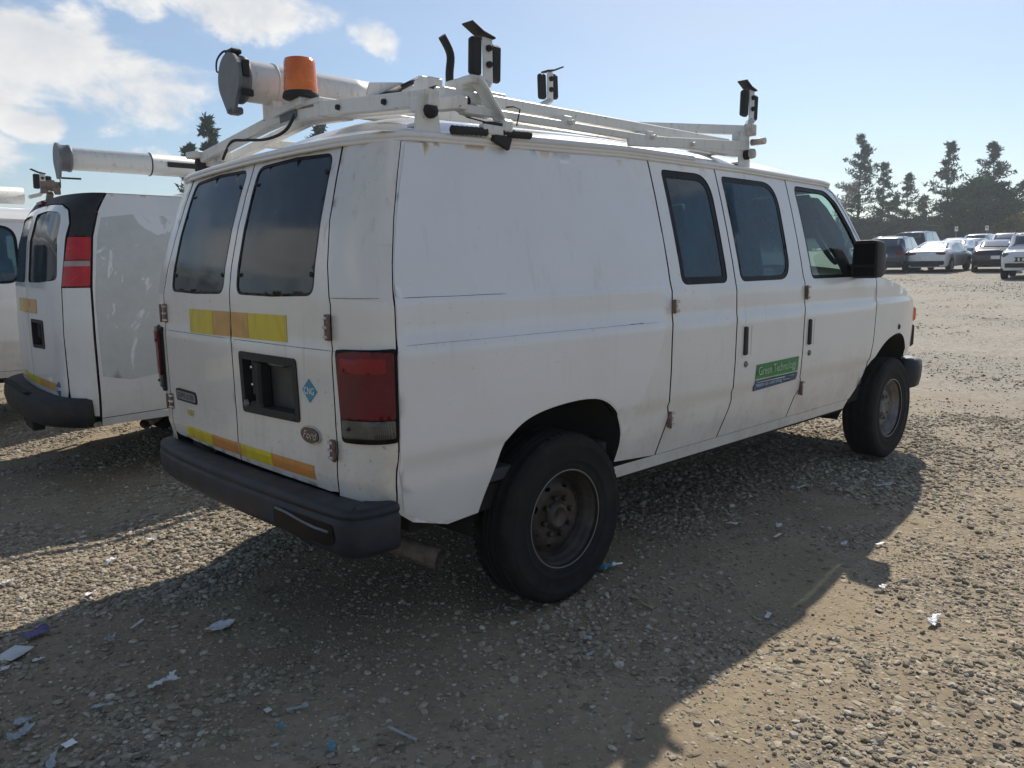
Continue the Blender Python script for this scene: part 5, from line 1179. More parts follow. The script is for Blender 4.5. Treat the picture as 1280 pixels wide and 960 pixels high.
def car(kind, paint, az, rng_, head, label, cat, name, dark_low=False, roofmat=None, group=None, cover=None):
    C = CAR[kind]; x0 = CAM[0]+rng_*math.cos(R_(az)); y0 = CAM[1]+rng_*math.sin(R_(az))
    root = empty(name, (x0, y0, float(slope_z(x0, y0))), R_(head), label, cat, group)
    root.rotation_euler.y = -.030*math.cos(R_(head-20)); 
    xs = np.array(C['x'], float); zl = .24 if kind not in ('wagon', 'pickup', 'jeep') else .34
    def sect(x):
        zb = np.interp(x, xs, C['belt']); zt = max(np.interp(x, xs, C['top']), zb+.012); ww = np.interp(x, xs, C['w']); k = smooth01((zt-zb)/.35); wt = ww*(.93-.16*k)
        return np.array([(ww-.10, zl), (ww-.02, zl+.10), (ww, zl+.28), (ww+.005, zb-.16), (ww-.02, zb-.03), (ww-.045, zb), (wt+.02*k, zt-.07*k-.006), (wt-.05, zt-.018*k-.003), (wt*.6, zt+.008), (0, zt+.016)])
    xf = np.unique(np.concatenate([np.linspace(xs[0], xs[-1], 46), xs])); W = C['wheels']; wr = C['wr']
    S = np.array([sect(x) for x in xf])
    # arches: lift the sill over the wheels
    for cx in W:
        dd = np.clip((wr+.07)**2-(xf-cx)**2, 0, None)**.5; lift = wr+dd
        for j in range(3): S[:, j, 1] = np.where(dd > 0, np.maximum(S[:, j, 1], np.minimum(lift+.004*j, .98*np.interp(xf, xs, C['belt'])-.20+.01*j)), S[:, j, 1])
    V = []; F = []; m = S.shape[1]
    for i, x in enumerate(xf):
        for sg in (-1, 1):
            for j in range(m): V.append((x, sg*S[i, j, 0], S[i, j, 1]))
    for i in range(len(xf)-1):
        for q in (0, 1):
            for j in range(m-1):
                a = i*2*m+q*m+j; f = (a, a+1, a+2*m+1, a+2*m); F.append(f if q == 1 else f[::-1])
    for i, fl in ((0, 0), (len(xf)-1, 1)):
        for j in range(m-1): f = (i*2*m+j, i*2*m+j+1, i*2*m+m+j+1, i*2*m+m+j); F.append(f if fl == 0 else f[::-1])
    obj('body', V, F, CP[paint], root, True)
    def surf(x, j0, j1, t, off):
        s = sect(x); p = s[j0]*(1-t)+s[j1]*t; d = s[j1]-s[j0]; nn = np.array([d[1], -d[0]]); nn = nn/(np.linalg.norm(nn)+1e-9); p = p+nn*off; return p
    def band(name, xr, j0, j1, t0, t1, off, mat, sides=(-1, 1), nx_=8, taper=(0, 0)):
        for sg in sides:
            V = []; F = []
            for i in range(nx_+1):
                u = i/nx_
                for t in (t0, t1):
                    xx = xr[0]+(xr[1]-xr[0])*u
                    if t == t1: xx = xr[0]+taper[0]+(xr[1]-taper[1]-xr[0]-taper[0])*u
                    p = surf(xx, j0, j1, t, off); V.append((xx, sg*p[0], p[1]))
            for i in range(nx_): f = (2*i, 2*i+1, 2*i+3, 2*i+2); F.append(f if sg > 0 else f[::-1])
            k = len(V); V += [(a, b-sg*.012, c) for a, b, c in V]
            for i in range(nx_):
                for a in (0, 1): F.append((2*i+a, 2*i+2+a, k+2*i+2+a, k+2*i+a))
            F += [(0, 1, k+1, k), (2*nx_, 2*nx_+1, k+2*nx_+1, k+2*nx_)]
            obj(name, V, F, mat, root, False)
    gl = C['glass']; sx = C['side']; mid = .5*(sx[0]+sx[1])-.05
    for a, b_, tp in ((sx[0], mid-.03, (.30 if kind != 'pickup' else .05, 0)), (mid+.03, sx[1], (0, .42))): band('side_window', (a, b_), 5, 6, .06, .94, .006, M['cglass'], taper=tp)
    def topband(name, xr, mat, off=.008, span=.9):
        V = []; F = []; n_ = 6; ny_ = 8
        for i in range(n_+1):
            x = xr[0]+(xr[1]-xr[0])*i/n_; s = sect(x); hw = s[7][0]*span
            for j in range(ny_+1): t = -1+2*j/ny_; V.append((x, hw*t, np.interp(abs(t*hw), [s[9][0], s[8][0], s[7][0]], [s[9][1], s[8][1], s[7][1]])))
        V = np.array(V); sl = (V[-1, 2]-V[0, 2])/(V[-1, 0]-V[0, 0]); nn = np.array([-sl, 0, 1])/math.hypot(sl, 1); V = V+nn*off; k = len(V); V = np.concatenate([V, V-nn*(off+.01)])
        for i in range(n_):
            for j in range(ny_): a = i*(ny_+1)+j; F.append((a, a+ny_+1, a+ny_+2, a+1))
        for i in range(n_):
            for j in (0, ny_): a = i*(ny_+1)+j; F.append((a, a+ny_+1, k+a+ny_+1, k+a))
        for j in range(ny_):
            for i in (0, n_): a = i*(ny_+1)+j; F.append((a, a+1, k+a+1, k+a))
        obj(name, V, F, mat, root, True)
    topband('rear_window', (gl[0]+.02, gl[1]), M['cglass']); topband('windscreen', (gl[2], gl[3]-.03), M['cglass'])
    if cover: topband('bed_cover', (-2.66, -1.16), CP[cover], .012, .95)
    if roofmat: topband('roof_panel', (gl[1]+.08, gl[2]-.05), CP[roofmat], .01, .85)
    for cx in W:
        for sg in (-1, 1):
            wh = bpy.data.objects.new('wheel', None); COL.objects.link(wh); wh.parent = root; wh.location = (cx, sg*(C['w_']/2-.13), wr)
            if ('t', kind) not in _proto:
                mb = MB(); mb.lathe([(wr*.64, .09), (wr*.70, .105), (wr*.92, .11), (wr, .085), (wr, -.085), (wr*.92, -.11), (wr*.64, -.09)], (0, 0, 0), 'y', 28); t_ = mb.build('tyre', M['tyre'], wh); _proto[('t', kind)] = t_.data
                mb = MB(); mb.lathe([(wr*.66, .10), (wr*.62, .09), (wr*.60, .04), (wr*.2, .055), (.0001, .06)], (0, 0, 0), 'y', 28)
                for k in range(5):
                    a = 2*math.pi*k/5; mb.beam((.03*math.cos(a), .062, .03*math.sin(a)), (wr*.62*math.cos(a), .085, wr*.62*math.sin(a)), .05, .03, up=(0, 1, 0))
                _proto[('r', kind)] = mb.build('rim', M['alloy'], wh).data
            else:
                link(bpy.data.objects.new('tyre', _proto[('t', kind)]), wh); link(bpy.data.objects.new('rim', _proto[('r', kind)]), wh)
            if sg < 0: wh.rotation_euler.z = math.pi
            # dark wheel housing
    mb = MB()
    mb.box((0, 0, zl+.10), (xs[-1]-xs[0]-.5, C['w_']-.46, .22), bev=.03)
    mb.build('underbody', M['under'], root)
    # bumpers, lights, plate, mirrors, handles
    xr_, xf_ = xs[0], xs[-1]; ww = C['w_']/2; zb = np.interp(xs[1], xs, C['belt'])
    mb = MB(); pl = M['black'] if dark_low else CP[paint]
    mb.box((xr_+.06, 0, zl+.20), (.20, ww*1.72, .22), bev=.06); mb.build('rear_bumper', pl, root)
    mb = MB(); mb.box((xr_-.0, 0, zl+.10), (.14, ww*1.35, .12), bev=.03); mb.build('bumper_insert', M['black'], root)
    mb = MB(); mb.box((xf_-.08, 0, zl+.18), (.20, ww*1.66, .24), bev=.06); mb.build('front_bumper', pl, root)
    mb = MB(); mb.box((xf_+.005, 0, zl+.40), (.04, ww*.95, .16), bev=.02); gr = mb.build('grille', M['black'], root)
    for k in range(7):
        mb = MB(); mb.box((xf_+.027, -.42+.14*k, zl+.40), (.015, .07, .12), bev=.01); mb.build('grille_slot', M['chrome'], gr)
    for sg in (-1, 1):
        mb = MB(); h_ = .12 if kind == 'sedan' else .26
        if kind in ('wagon', 'pickup'): mb.box((xr_+.05, sg*(ww-.09), zb-.14), (.14, .12, .34), bev=.03)
        elif kind == 'jeep': mb.box((xr_+.04, sg*(ww-.14), zb-.10), (.12, .16, .18), bev=.03)
        else: mb.box((xr_+.055, sg*(ww-.30), zb-.07), (.14, .42, h_*.85), (0, 0, sg*.22), bev=.03)
        mb.build('tail_light', M['red'], root)
        mb = MB(); mb.box((xf_-.12, sg*(ww-.22), np.interp(xf_-.1, xs, C['belt'])-.08), (.16, .30, .14), (0, 0, -sg*.35), bev=.03)
        mb.build('headlight', M['clear'], root)
        mb = MB(); mb.box((sx[1]-.12, sg*(ww+.07), np.interp(.9, xs, C['belt'])+.06), (.10, .18, .13), bev=.03); mb.build('wing_mirror', CP[paint], root)
        for hx_ in (mid-.35, mid+.62):
            mb = MB(); mb.box((hx_, sg*(np.interp(hx_, xs, C['w'])+.004), np.interp(hx_, xs, C['belt'])-.12), (.16, .018, .022), bev=.006); mb.build('door_handle', M['chrome'], root)
    mb = MB(); mb.box((xr_-.012+.02, 0, zb-.20 if kind != 'sedan' else zl+.42), (.03, .34, .15), bev=.004); mb.build('number_plate', M['white'] if kind != 'wagon' else M['capgrey'], root)
    mb = MB()
    if kind in ('suv', 'wagon', 'jeep'):
        zt = np.interp(0, xs, C['top'])
        for sg in (-1, 1): mb = MB(); mb.tube([(gl[1]+.3, sg*(ww*.70), zt-.03), (gl[1]+.4, sg*(ww*.70), zt+.045), (gl[2]-.3, sg*(ww*.70), zt+.045), (gl[2]-.2, sg*(ww*.70), zt-.03)], .018, 6); mb.build('roof_rail', M['black'], root)
    return root
car('suv', 'blue', 20.35, 43, 8, 'dark blue crossover parked nose away just beside the black van mirror', 'car', 'crossover_car', True)
car('sedan', 'white', 17.72, 43, 2.5, 'white four-door sedan seen from its rear right, front row', 'car', 'sedan_car', True)
car('wagon', 'black', 18.95, 56, 5, 'large black long-roofed SUV behind the gap between blue crossover and white sedan', 'car', 'large_suv')
car('sedan', 'plum', 14.75, 43, 15, 'dark plum sedan with bright rear window, right of the white sedan', 'car', 'sedan_car', True)
car('jeep', 'white', 12.75, 36.5, 188, 'white boxy off-roader facing the camera at the right edge', 'car', 'off_road_car', True)
car('suv', 'black', 20.6, 55, 6, 'black crossover roof showing behind the dark blue crossover', 'car', 'crossover_car', True, roofmat='silver')
G_ = 'light cars in the rows behind the front row'
for k, (kd, pt, az, rg, hd, lb) in enumerate([
    ('sedan', 'white', 16.75, 55, 4, 'white sedan roof just above the white front-row sedan, nearest behind it'),
    ('sedan', 'pale', 16.0, 57, 186, 'pale sedan facing the camera between the white sedan and the dark plum sedan'),
    ('suv', 'white', 15.5, 66, 4, 'white crossover behind the pale sedan, above left of the plum sedan'),
    ('sedan', 'silver', 16.9, 68, 4, 'silver car in the far row, right of the large black SUV'),
    ('suv', 'white', 14.2, 62, 186, 'white crossover behind the dark plum sedan'),
    ('sedan', 'white', 13.2, 58, 4, 'white sedan half hidden behind the boxy off-roader'),
    ('sedan', 'pale', 14.8, 78, 4, 'pale car in the farthest row above the dark plum sedan'),
    ('suv', 'silver', 13.6, 80, 4, 'silver crossover in the farthest row near the right edge'),
    ('sedan', 'white', 12.0, 60, 4, 'white sedan beyond the right end of the row'),
    ('sedan', 'white', 21.6, 58, 6, 'white car farther left, hidden mostly by the van front')]):
    car(kd, pt, az, rg, hd, lb, 'car', {'sedan': 'sedan_car', 'suv': 'crossover_car'}[kd], False, group=G_)
for az, rg, lb in ((16.95, 84, 'small white row sign on a post above the white sedan'), (15.3, 84, 'small white row sign on a post above the dark plum sedan')):
    x0, y0 = CAM[0]+rg*math.cos(R_(az)), CAM[1]+rg*math.sin(R_(az)); z0 = float(slope_z(x0, y0)); sgn = empty('row_sign', (x0, y0, z0), R_(az+180), lb, 'sign')
    mb = MB(); mb.tube([(0, 0, 0), (0, 0, 2.4)], .03, 6); mb.build('post', M['capgrey'], sgn); mb = MB(); mb.box((.05, 0, 2.15), (.03, .27, .42), bev=.005); pb_ = mb.build('sign_board', M['white'], sgn)
    mb = MB(); mb.box((.068, 0, 2.2), (.01, .15, .12), bev=.002); mb.build('sign_print', M['bluedark'], pb_)

# ------------------------------------------------------------------ trees
def leafmat(name, c1, c2, trans=.25):
    b = NB(name); at = b.n('ShaderNodeAttribute'); at.attribute_name = 'tone'; col = b.mix(at.outputs['Fac'], c1, c2)
    d = b.n('ShaderNodeBsdfDiffuse'); b.put(d.inputs[0], col); t = b.n('ShaderNodeBsdfTranslucent'); b.put(t.inputs[0], col)
    m_ = b.n('ShaderNodeMixShader'); m_.inputs[0].default_value = trans; b.t.links.new(d.outputs[0], m_.inputs[1]); b.t.links.new(t.outputs[0], m_.inputs[2]); b.t.links.new(m_.outputs[0], b.out.inputs[0]); return b.m
M['pine'] = leafmat('pine_needles', (.022, .040, .026), (.062, .095, .055)); M['broad'] = leafmat('broad_leaves', (.018, .034, .024), (.062, .095, .050)); M['autumn'] = leafmat('yellowish_leaves', (.10, .085, .03), (.26, .19, .06), .35)
M['bark'] = plain('bark', (.085, .065, .05), .95, var=.3, scale=3)
def foliage(name, centres, radii, per, leaf, mat, parent, seed, flat=.7):
    g_ = np.random.default_rng(seed); C = np.array(centres); Rr = np.array(radii); n = len(C)*per
    ci = np.repeat(np.arange(len(C)), per); d = g_.normal(size=(n, 3)); d /= np.linalg.norm(d, axis=1)[:, None]; rad = g_.random(n)**.45
    P = C[ci]+d*(rad*Rr[ci])[:, None]*np.array([1, 1, flat])
    a = g_.normal(size=(n, 3)); a = a+d*.8; a /= np.linalg.norm(a, axis=1)[:, None]; b_ = np.cross(a, g_.normal(size=(n, 3))); b_ /= np.linalg.norm(b_, axis=1)[:, None]
    L_ = leaf*g_.uniform(.6, 1.4, n)
    V = np.stack([P-b_*(L_*.22)[:, None], P+b_*(L_*.22)[:, None], P+a*L_[:, None]], 1).reshape(-1, 3); F = np.arange(3*n).reshape(-1, 3)
    tone = np.repeat(np.clip(g_.random(len(C))[ci]*.55+g_.random(n)*.45, 0, 1), 3)
    o = fast_mesh(name, V, F, mat, False, {'tone': tone}); o.parent = parent; return o
def polar(az, r): x, y = CAM[0]+r*math.cos(R_(az)), CAM[1]+r*math.sin(R_(az)); return x, y, float(slope_z(x, y))
def height_for(az, r, el): return 1.43+r*math.tan(R_(el))-polar(az, r)[2]
def pine(az, r, el, width, label, seed, density=1., low=.12, lean=0.):
    g_ = random.Random(seed); x, y, z = polar(az, r); H = height_for(az, r, el); root = empty('pine_tree', (x, y, z-.1), g_.uniform(0, 6), label, 'tree', 'pines along the far edge of the yard')
    mb = MB(); tp = [(lean*H*(k/8)**1.5+g_.uniform(-.1, .1), g_.uniform(-.1, .1), H*k/8) for k in range(9)]; mb.tube(tp, [max(.03, .016*H*(1-k/8.3)) for k in range(9)], 8)
    cs = []; rs = []; brs = MB(); nlev = int(H*2.6*density**.5); width *= 1.5
    for k in range(nlev):
        t = low+(1-low)*(k+.5)/nlev; zc = H*t; reach = width*(1.02-t)**.75*g_.uniform(.55, 1.1)*(.45+.55*min(1, (t-low)/.18+.3)); nb = 3 if t < .85 else 2
        for j in range(nb):
            if g_.random() > density and t < .9: continue
            a = g_.uniform(0, 2*math.pi); L_ = reach*g_.uniform(.65, 1.1); px = np.interp(t*8, range(9), [p[0] for p in tp]); up = g_.uniform(.05, .35)*L_
            brs.tube([(px, 0, zc), (px+.6*L_*math.cos(a), .6*L_*math.sin(a), zc+up*.4), (px+L_*math.cos(a), L_*math.sin(a), zc+up)], [.06, .04, .015], 5, cap=False)
            for q in (1.0, .66, .36):
                if q < .5 and g_.random() < .4: continue
                cs.append((px+q*L_*math.cos(a)+g_.uniform(-.15, .15), q*L_*math.sin(a)+g_.uniform(-.15, .15), zc+up*q+g_.uniform(0, .25))); rs.append(max(.26, .100*width*(1.25-t*.6))*g_.uniform(.6, 1.35))
    cs.append((tp[-1][0], 0, H*.985)); rs.append(.30); cs.append((tp[-1][0], 0, H*.95)); rs.append(.40)
    mb.add(brs.V, brs.F, True); mb.build('trunk', M['bark'], root)
    foliage('crown', cs, rs, 26, .32, M['pine'], root, seed, .7)
def bushy(az, r, el, wid, label, seed, mat='broad', name='broadleaf_tree', flat=.8, group='broad trees along the far edge of the yard', base=.18):
    g_ = random.Random(seed); x, y, z = polar(az, r); H = height_for(az, r, el); root = empty(name, (x, y, z-.1), g_.uniform(0, 6), label, 'tree' if name != 'bush' else 'bush', group)
    mb = MB(); mb.tube([(0, 0, 0), (.1, .05, H*.3), (.15, .1, H*.6)], [.03*H+.04, .022*H+.03, .05], 8); cs = []; rs = []
    for k in range(int(38+wid*9)):
        u = g_.uniform(-1, 1); a = g_.uniform(0, 2*math.pi); rr = g_.random()**.35*math.sqrt(1-u*u*.9); zz = H*(base+(1-base)*.5*(1+u*.88)); fat = 1-.35*max(0, u)
        cs.append((wid*.5*rr*math.cos(a)*fat, wid*.5*rr*math.sin(a)*fat, zz)); rs.append(g_.uniform(.09, .17)*(wid+H*.4)*.75)
    for k in range(5): c = cs[k*5]; mb.tube([(.05, .03, H*.25), (c[0]*.5, c[1]*.5, (H*.25+c[2])*.5), c], [.09, .06, .02], 5, cap=False)
    mb.build('trunk', M['bark'], root); foliage('crown', cs, rs, 90, .42, M[mat], root, seed, flat)
pine(22.70, 104, 8.35, 2.7, 'tall dense pine, leftmost of the group beyond the parked cars', 11, .95, .06)
pine(21.25, 106, 6.45, 2.3, 'slim open pine second from the left beyond the parked cars', 12, .7, .10)
pine(19.85, 108, 5.65, 2.4, 'short open pine with bare stem between the slim pine and the clumpy pine', 13, .55, .25)
pine(20.5, 112, 4.3, 2.0, 'small pine half hidden behind the short open pine, on its left', 17, .6, .2)
pine(18.85, 112, 4.25, 1.7, 'small pine top right of the short open pine', 14, .6, .3)
pine(17.62, 102, 7.40, 3.2, 'tall clumpy pine with uneven outline above the white sedan', 15, .70, .18)
pine(15.20, 104, 7.20, 2.9, 'tall pine rising out of the broad dark tree on the right', 16, .95, .15)
pine(13.55, 104, 4.85, 2.2, 'pine cut off by the right edge of the photo', 18, .8, .1)
bushy(15.75, 100, 5.2, 7.6, 'broad dark rounded tree at the right, below the tall pine', 21)
bushy(16.6, 108, 3.0, 6.5, 'low dark tree left of the broad rounded tree', 22)
bushy(18.3, 110, 2.8, 7.0, 'low dark tree below the small pine top', 23)
bushy(20.1, 108, 2.7, 7.0, 'low dark tree under the short open pine', 24)
bushy(21.9, 108, 2.9, 6.5, 'low dark tree at the foot of the leftmost tall pine', 25)
bushy(23.6, 110, 2.7, 6.5, 'low dark tree behind the foot of the bare tree', 26)
bushy(25.6, 112, 2.6, 7.0, 'low dark tree seen through the cab window', 27)
bushy(28.0, 112, 2.9, 8.0, 'low dark tree behind the van cab', 28)
bushy(14.6, 112, 3.2, 6.0, 'low dark tree behind the yellowish bush', 29)
bushy(13.9, 97, 2.75, 4.2, 'yellowish-green bush at the right edge', 30, 'autumn', 'bush', .8, None, .05)
bushy(12.6, 106, 3.0, 7.0, 'low dark tree beyond the right edge', 31)
# far-left pines whose tops show over the vans
pine(67.1, 62, 10.15, 1.5, 'slim pine top showing above the second van tube, right one of two', 41, .9, .15)
pine(68.35, 64, 8.35, 1.5, 'lower pine top showing left of the slim pine', 42, .9, .15)
pine(59.85, 60, 10.0, 1.9, 'pine top peeping out under the foreground rack behind the beacon', 43, .8, .15)
pine(36.5, 88, 4.6, 2.2, 'pine hidden behind the van, seen between rail and roof near the front clamp', 44, .8, .15)
# leafless tree
def bare(az, r, el, seed):
    g_ = random.Random(seed); x, y, z = polar(az, r); H = height_for(az, r, el); root = empty('bare_tree', (x, y, z-.1), R_(az-90), 'leafless pale tree with thin twigs left of the tallest pines', 'tree'); mb = MB(); tw = MB()
    def grow(p, d, L_, rr, dep):
        n_ = 4; pts = [np.array(p)]; d = np.array(d)
        for k in range(n_): d = d+np.array([g_.uniform(-.12, .12), g_.uniform(-.12, .12), g_.uniform(-.02, .10)]); d /= np.linalg.norm(d); pts.append(pts[-1]+d*L_/n_)
        (mb if dep < 2 else tw).tube(pts, [rr*(1-.5*k/n_) for k in range(n_+1)], 5 if dep < 2 else 3, cap=False)
        if dep >= 5: return
        for k in range(3 if dep < 3 else 3):
            t = g_.randint(2, n_); a = g_.uniform(0, 6.28); s_ = g_.uniform(.35, .75); nd = d*1.0+s_*np.array([math.cos(a), math.sin(a), .15]); grow(pts[t], nd/np.linalg.norm(nd), L_*g_.uniform(.52, .74), max(.026, rr*.55), dep+1)
    grow((0, 0, 0), (.12, 0, 1), H*.40, .20, 0)
    mb.build('trunk', M['bark'], root); tw.build('twigs', M['twig'], root)
M['twig'] = plain('pale_twigs', (.20, .17, .145), .9, var=.2)
bare(24.3, 98, 6.6, 5)
bare_z = None

# ------------------------------------------------------------------ litter, each piece a thing
def scrap(name, x, y, lx, ly, rot, mat, label, cat='litter', curl=.15, poly=None, lift=.012, seed=0, tilt=(0, 0), group=None):
    g_ = np.random.default_rng(seed+31); P = poly if poly is not None else [(-.5, -.5), (.5, -.5), (.5, .5), (-.5, .5)]
    V2, F2 = triangulate([(a*lx, b*ly) for a, b in P], (), max(min(lx, ly)/5, .006))
    u = V2[:, 0]/lx; v = V2[:, 1]/ly; h = curl*min(lx, ly)*((u*u)*g_.uniform(.2, 1.6)+(v*v)*g_.uniform(.2, 1.6)+.5*np.sin(5*u+g_.uniform(0, 6))*np.sin(4*v+g_.uniform(0, 6)))+.0
    jit = g_.normal(0, 1, len(V2))*min(lx, ly)*.10*min(1, curl*2.5); h = h+jit*.6; V2 = V2+np.column_stack([np.roll(jit, 3), np.roll(jit, 7)])*.45
    h = h-h.min()+V2[:, 0]*tilt[0]+V2[:, 1]*tilt[1]
    th = .0010; n = len(V2); top = np.column_stack([V2, h+th]); bot = np.column_stack([V2, h]); V = np.concatenate([top, bot])
    cnt = {(f[i], f[(i+1) % 3]) for f in F2 for i in range(3)}; ed = [e for e in cnt if (e[1], e[0]) not in cnt]
    F = [tuple(f) for f in F2]+[tuple(n+f[::-1]) for f in F2]+[(b, a, n+a, n+b) for a, b in ed]
    o = obj(name, V, F, mat, None, False); z = float(ground_z(np.array(x), np.array(y)))
    o.location = (x, y, z+lift); o.rotation_euler = (0, 0, R_(rot)); return tag(o, label, cat, group)
M['paper'] = plain('dull_white_paper', (.60, .62, .61), .8, var=.10, dust=.55, scale=40); M['paperw'] = plain('white_paper', (.80, .80, .80), .7, var=.05); M['purple'] = plain('purple_card', (.10, .08, .22), .5, var=.15, dust=.3)
M['cyan'] = plain('cyan_plastic', (.07, .27, .38), .4, var=.2, dust=.35); M['pblue'] = plain('pale_blue_plastic', (.34, .38, .40), .4, var=.15, dust=.45); M['ltgrey'] = plain('grey_film', (.36, .37, .38), .5, var=.2); M['ocard'] = plain('orange_brown_card', (.42, .22, .05), .8); M['straw'] = plain('dry_grass', (.38, .32, .20), .8)
rag = [(-.5, -.3), (-.2, -.5), (.1, -.25), (.5, -.4), (.42, .1), (.5, .35), (.1, .22), (-.15, .5), (-.4, .3)]
tri = [(-.5, .42), (.5, .05), (-.1, -.5)]
shard = [(-.5, -.1), (0, -.5), (.5, .0), (.05, .5)]
LIT = [
 ('card', -1.825, .238, .115, .085, 38, 'paper', 'flat white card lying at the left edge of the ground', .05, None),
 ('card', -1.712, .385, .105, .060, 20, 'purple', 'small purple card just behind the flat white card', .2, None),
 ('paper_sheet', -1.167, -.121, .125, .085, 10, 'paper', 'white triangular paper below the left half of the bumper', .12, [(-.5, .25), (.12, .5), (.5, -.1), (-.02, -.5)]),
 ('card', -1.215, -.115, .035, .028, 50, 'ocard', 'orange-brown scrap tucked under the triangular paper', .1, None),
 ('paper_strip', -1.496, -.399, .115, .050, 12, 'paper', 'crumpled white paper strip between triangular paper and bottom left litter', .4, rag),
 ('paper_scrap', -1.769, .112, .045, .020, 0, 'paper', 'small white scrap right of the flat white card', .2, rag),
 ('foil_scrap', -1.531, .069, .065, .040, 60, 'ltgrey', 'crumpled grey foil between purple card and triangular paper', .5, rag),
 ('paper_strip', -1.40, .16, .08, .012, 40, 'paper', 'thin white sliver behind the crumpled foil', .2, None),
 ('plastic_strip', -1.696, -.411, .070, .022, -25, 'pblue', 'white and blue strip left of the crumpled paper strip', .2, rag),
 ('paper_scrap', -1.879, .114, .045, .035, 20, 'paper', 'white scrap at the left edge in front of the flat card', .2, shard),
 ('plastic_film', -1.936, -.423, .10, .045, 35, 'pblue', 'pale blue film at the bottom left edge', .4, rag),
 ('plastic_film', -1.905, -.33, .06, .035, -10, 'pblue', 'small pale blue film above the bottom left film', .4, rag),
 ('paper_scrap', -1.838, -.588, .035, .032, 12, 'paperw', 'small square white scrap in the bottom left corner', .1, None),
 ('plastic_strip', -1.90, -.655, .085, .028, 70, 'pblue', 'pale blue strip at the very bottom left', .3, rag),
 ('paper_scrap', -1.319, -.838, .032, .030, 45, 'paper', 'small white diamond scrap left of the long blue-white strip', .1, shard),
 ('plastic_strip', -1.243, -.894, .068, .016, -20, 'pblue', 'long blue-white strip below the rear bumper', .15, None),
 ('plastic_scrap', -1.334, -.96, .038, .018, 80, 'cyan', 'small blue scrap below the white diamond scrap', .3, rag),
 ('plastic_scrap', -1.274, -1.162, .045, .024, 60, 'cyan', 'bright blue scrap at the bottom of the photo', .3, rag),
 ('paper_scrap', -1.394, -1.043, .024, .018, 0, 'pblue', 'tiny pale blue scrap left of the bright blue scrap', .1, shard),
 ('plastic_strip', -1.087, -1.262, .125, .012, -78, 'ltgrey', 'long thin grey sliver at the bottom below the rear wheel', .1, [(-.5, -.2), (.5, -.5), (.45, .5), (-.45, .5)]),
 ('plastic_bag', .399, -.843, .105, .055, -8, 'cyan', 'cyan plastic scrap beside the rear tyre', .5, rag),
 ('plastic_shard', -.208, -1.253, .040, .040, 85, 'pblue', 'pale blue pointed shard in front of the rear wheel', .1, shard),
 ('plastic_shard', -.291, -1.337, .050, .018, 5, 'pblue', 'flat pale blue sliver just below the pointed shard', .1, rag),
 ('paper_roll', .865, -2.137, .115, .034, 5, 'paperw', 'bright white torn paper roll on the sunlit gravel at the right', .5, [(-.5, -.5), (-.1, -.4), (.3, -.5), (.5, -.2), (.42, .5), (.1, .35), (-.3, .5), (-.5, .3)]),
 ('card', 2.748, -1.234, .190, .055, -8, 'ltgrey', 'long grey card in the shade near the front wheel', .1, [(-.5, .4), (.3, .5), (.5, .0), (.1, -.5)]),
 ('card', 1.387, -.943, .100, .050, -10, 'paper', 'small white card in the shade below the green sign', .15, tri),
 ('paper_scrap', 1.512, -1.499, .055, .040, 20, 'paper', 'white scrap in the shade near the shadow edge', .3, rag),
 ('paper_strip', 1.64, -1.629, .060, .014, -15, 'paperw', 'thin white strip on the shadow edge at the right', .1, None),
 ('paper_strip', 2.324, -.873, .100, .018, -5, 'paper', 'thin white stick under the front door', .1, None),
 ('paper_strip', 2.988, -.998, .080, .016, 0, 'paper', 'thin white sliver beside the front tyre', .1, None),
 ('paper_strip', 1.386, -1.20, .075, .016, 5, 'paper', 'thin white sliver in the middle of the shade', .1, None),
 ('paper_scrap', 1.50, -1.15, .055, .045, 40, 'paper', 'torn white bits beside the sliver in the middle of the shade', .4, rag),
 ('paper_strip', .476, -1.635, .055, .018, 15, 'paper', 'short white stub near the lower shadow edge', .1, None),
 ('paper_scrap', 1.061, -1.864, .040, .030, 0, 'paperw', 'small white scrap on sunlit gravel beside the shadow notch', .2, rag),
 ('paper_scrap', -1.671, 1.181, .075, .030, 10, 'paper', 'white scrap in the sunlit strip at the left edge', .3, rag),
 ('paper_scrap', -1.423, .728, .070, .026, 25, 'paperw', 'white sliver on the lower shadow edge of the sunlit strip', .3, rag),
 ('paper_scrap', -.97, 1.278, .060, .045, 0, 'paperw', 'white crumpled scrap in the sunlit strip nearest the van', .5, rag),
 ('paper_scrap', -1.22, 1.12, .050, .040, 50, 'paperw', 'small white scrap in the middle of the sunlit strip', .4, rag)]
for i, (nm, x, y, lx, ly, rot, mt, lb, curl, po) in enumerate(LIT): scrap(nm, x, y, lx, ly, rot, M[mt], lb, 'litter', curl, po, .014, i)
mb = MB(); z = float(ground_z(np.array(.43), np.array(-.85)))
mb.tube([(.40, -.885, z+.045), (.45, -.875, z+.030), (.49, -.865, z+.018)], .005, 6); mb.lathe([(.0001, -.012), (.010, -.006), (.010, .006), (.0001, .012)], (.40, -.885, z+.045), 'x', 8); tag(mb.build('plastic_stick', M['paperw']), 'white plastic stick lying across the cyan scrap by the rear tyre', 'litter')
mb = MB(); z = float(ground_z(np.array(.22), np.array(-1.25))); g_ = random.Random(3)
for k in range(9): a = R_(g_.uniform(150, 215)-90); l_ = g_.uniform(.06, .13); mb.tube([(.22, -1.25, z+.012), (.22+.5*l_*math.cos(a), -1.25+.5*l_*math.sin(a), z+.025), (.22+l_*math.cos(a), -1.25+l_*math.sin(a), z+.012+.02*g_.random())], [.0018, .0014, .0008], 4)
tag(mb.build('grass_sprig', M['straw']), 'dry pale grass sprig in the shade in front of the doors', 'plant')

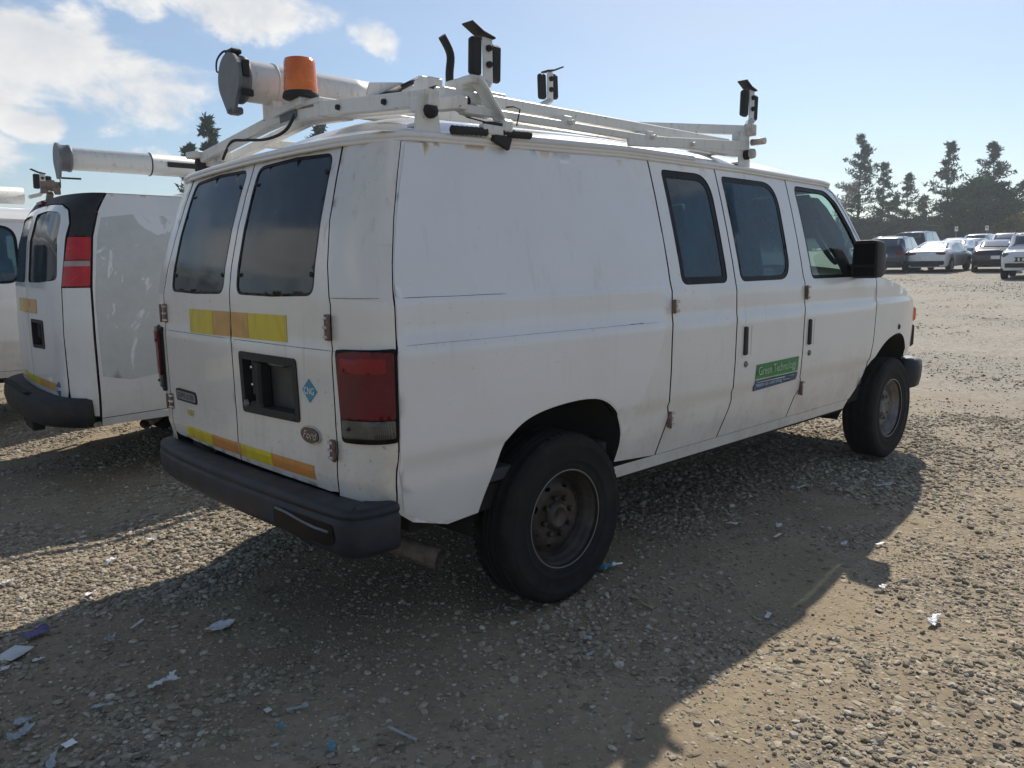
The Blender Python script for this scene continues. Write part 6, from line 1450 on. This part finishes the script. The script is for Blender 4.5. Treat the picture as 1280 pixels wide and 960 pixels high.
# ------------------------------------------------------------------ air: one closed box of even pale haze round the whole place
mb = MB(); mb.box((0, 0, 14.0), (900, 900, 34), bev=.01)
b = NB('haze_air'); vol = b.n('ShaderNodeVolumePrincipled'); vol.inputs['Color'].default_value = (.80, .90, 1, 1); vol.inputs['Density'].default_value = .0009; vol.inputs['Anisotropy'].default_value = .35
b.t.links.new(vol.outputs[0], b.out.inputs['Volume'])
hz = mb.build('haze', b.m); tag(hz, 'thin pale haze in the air over the yard', 'haze', kind='stuff')
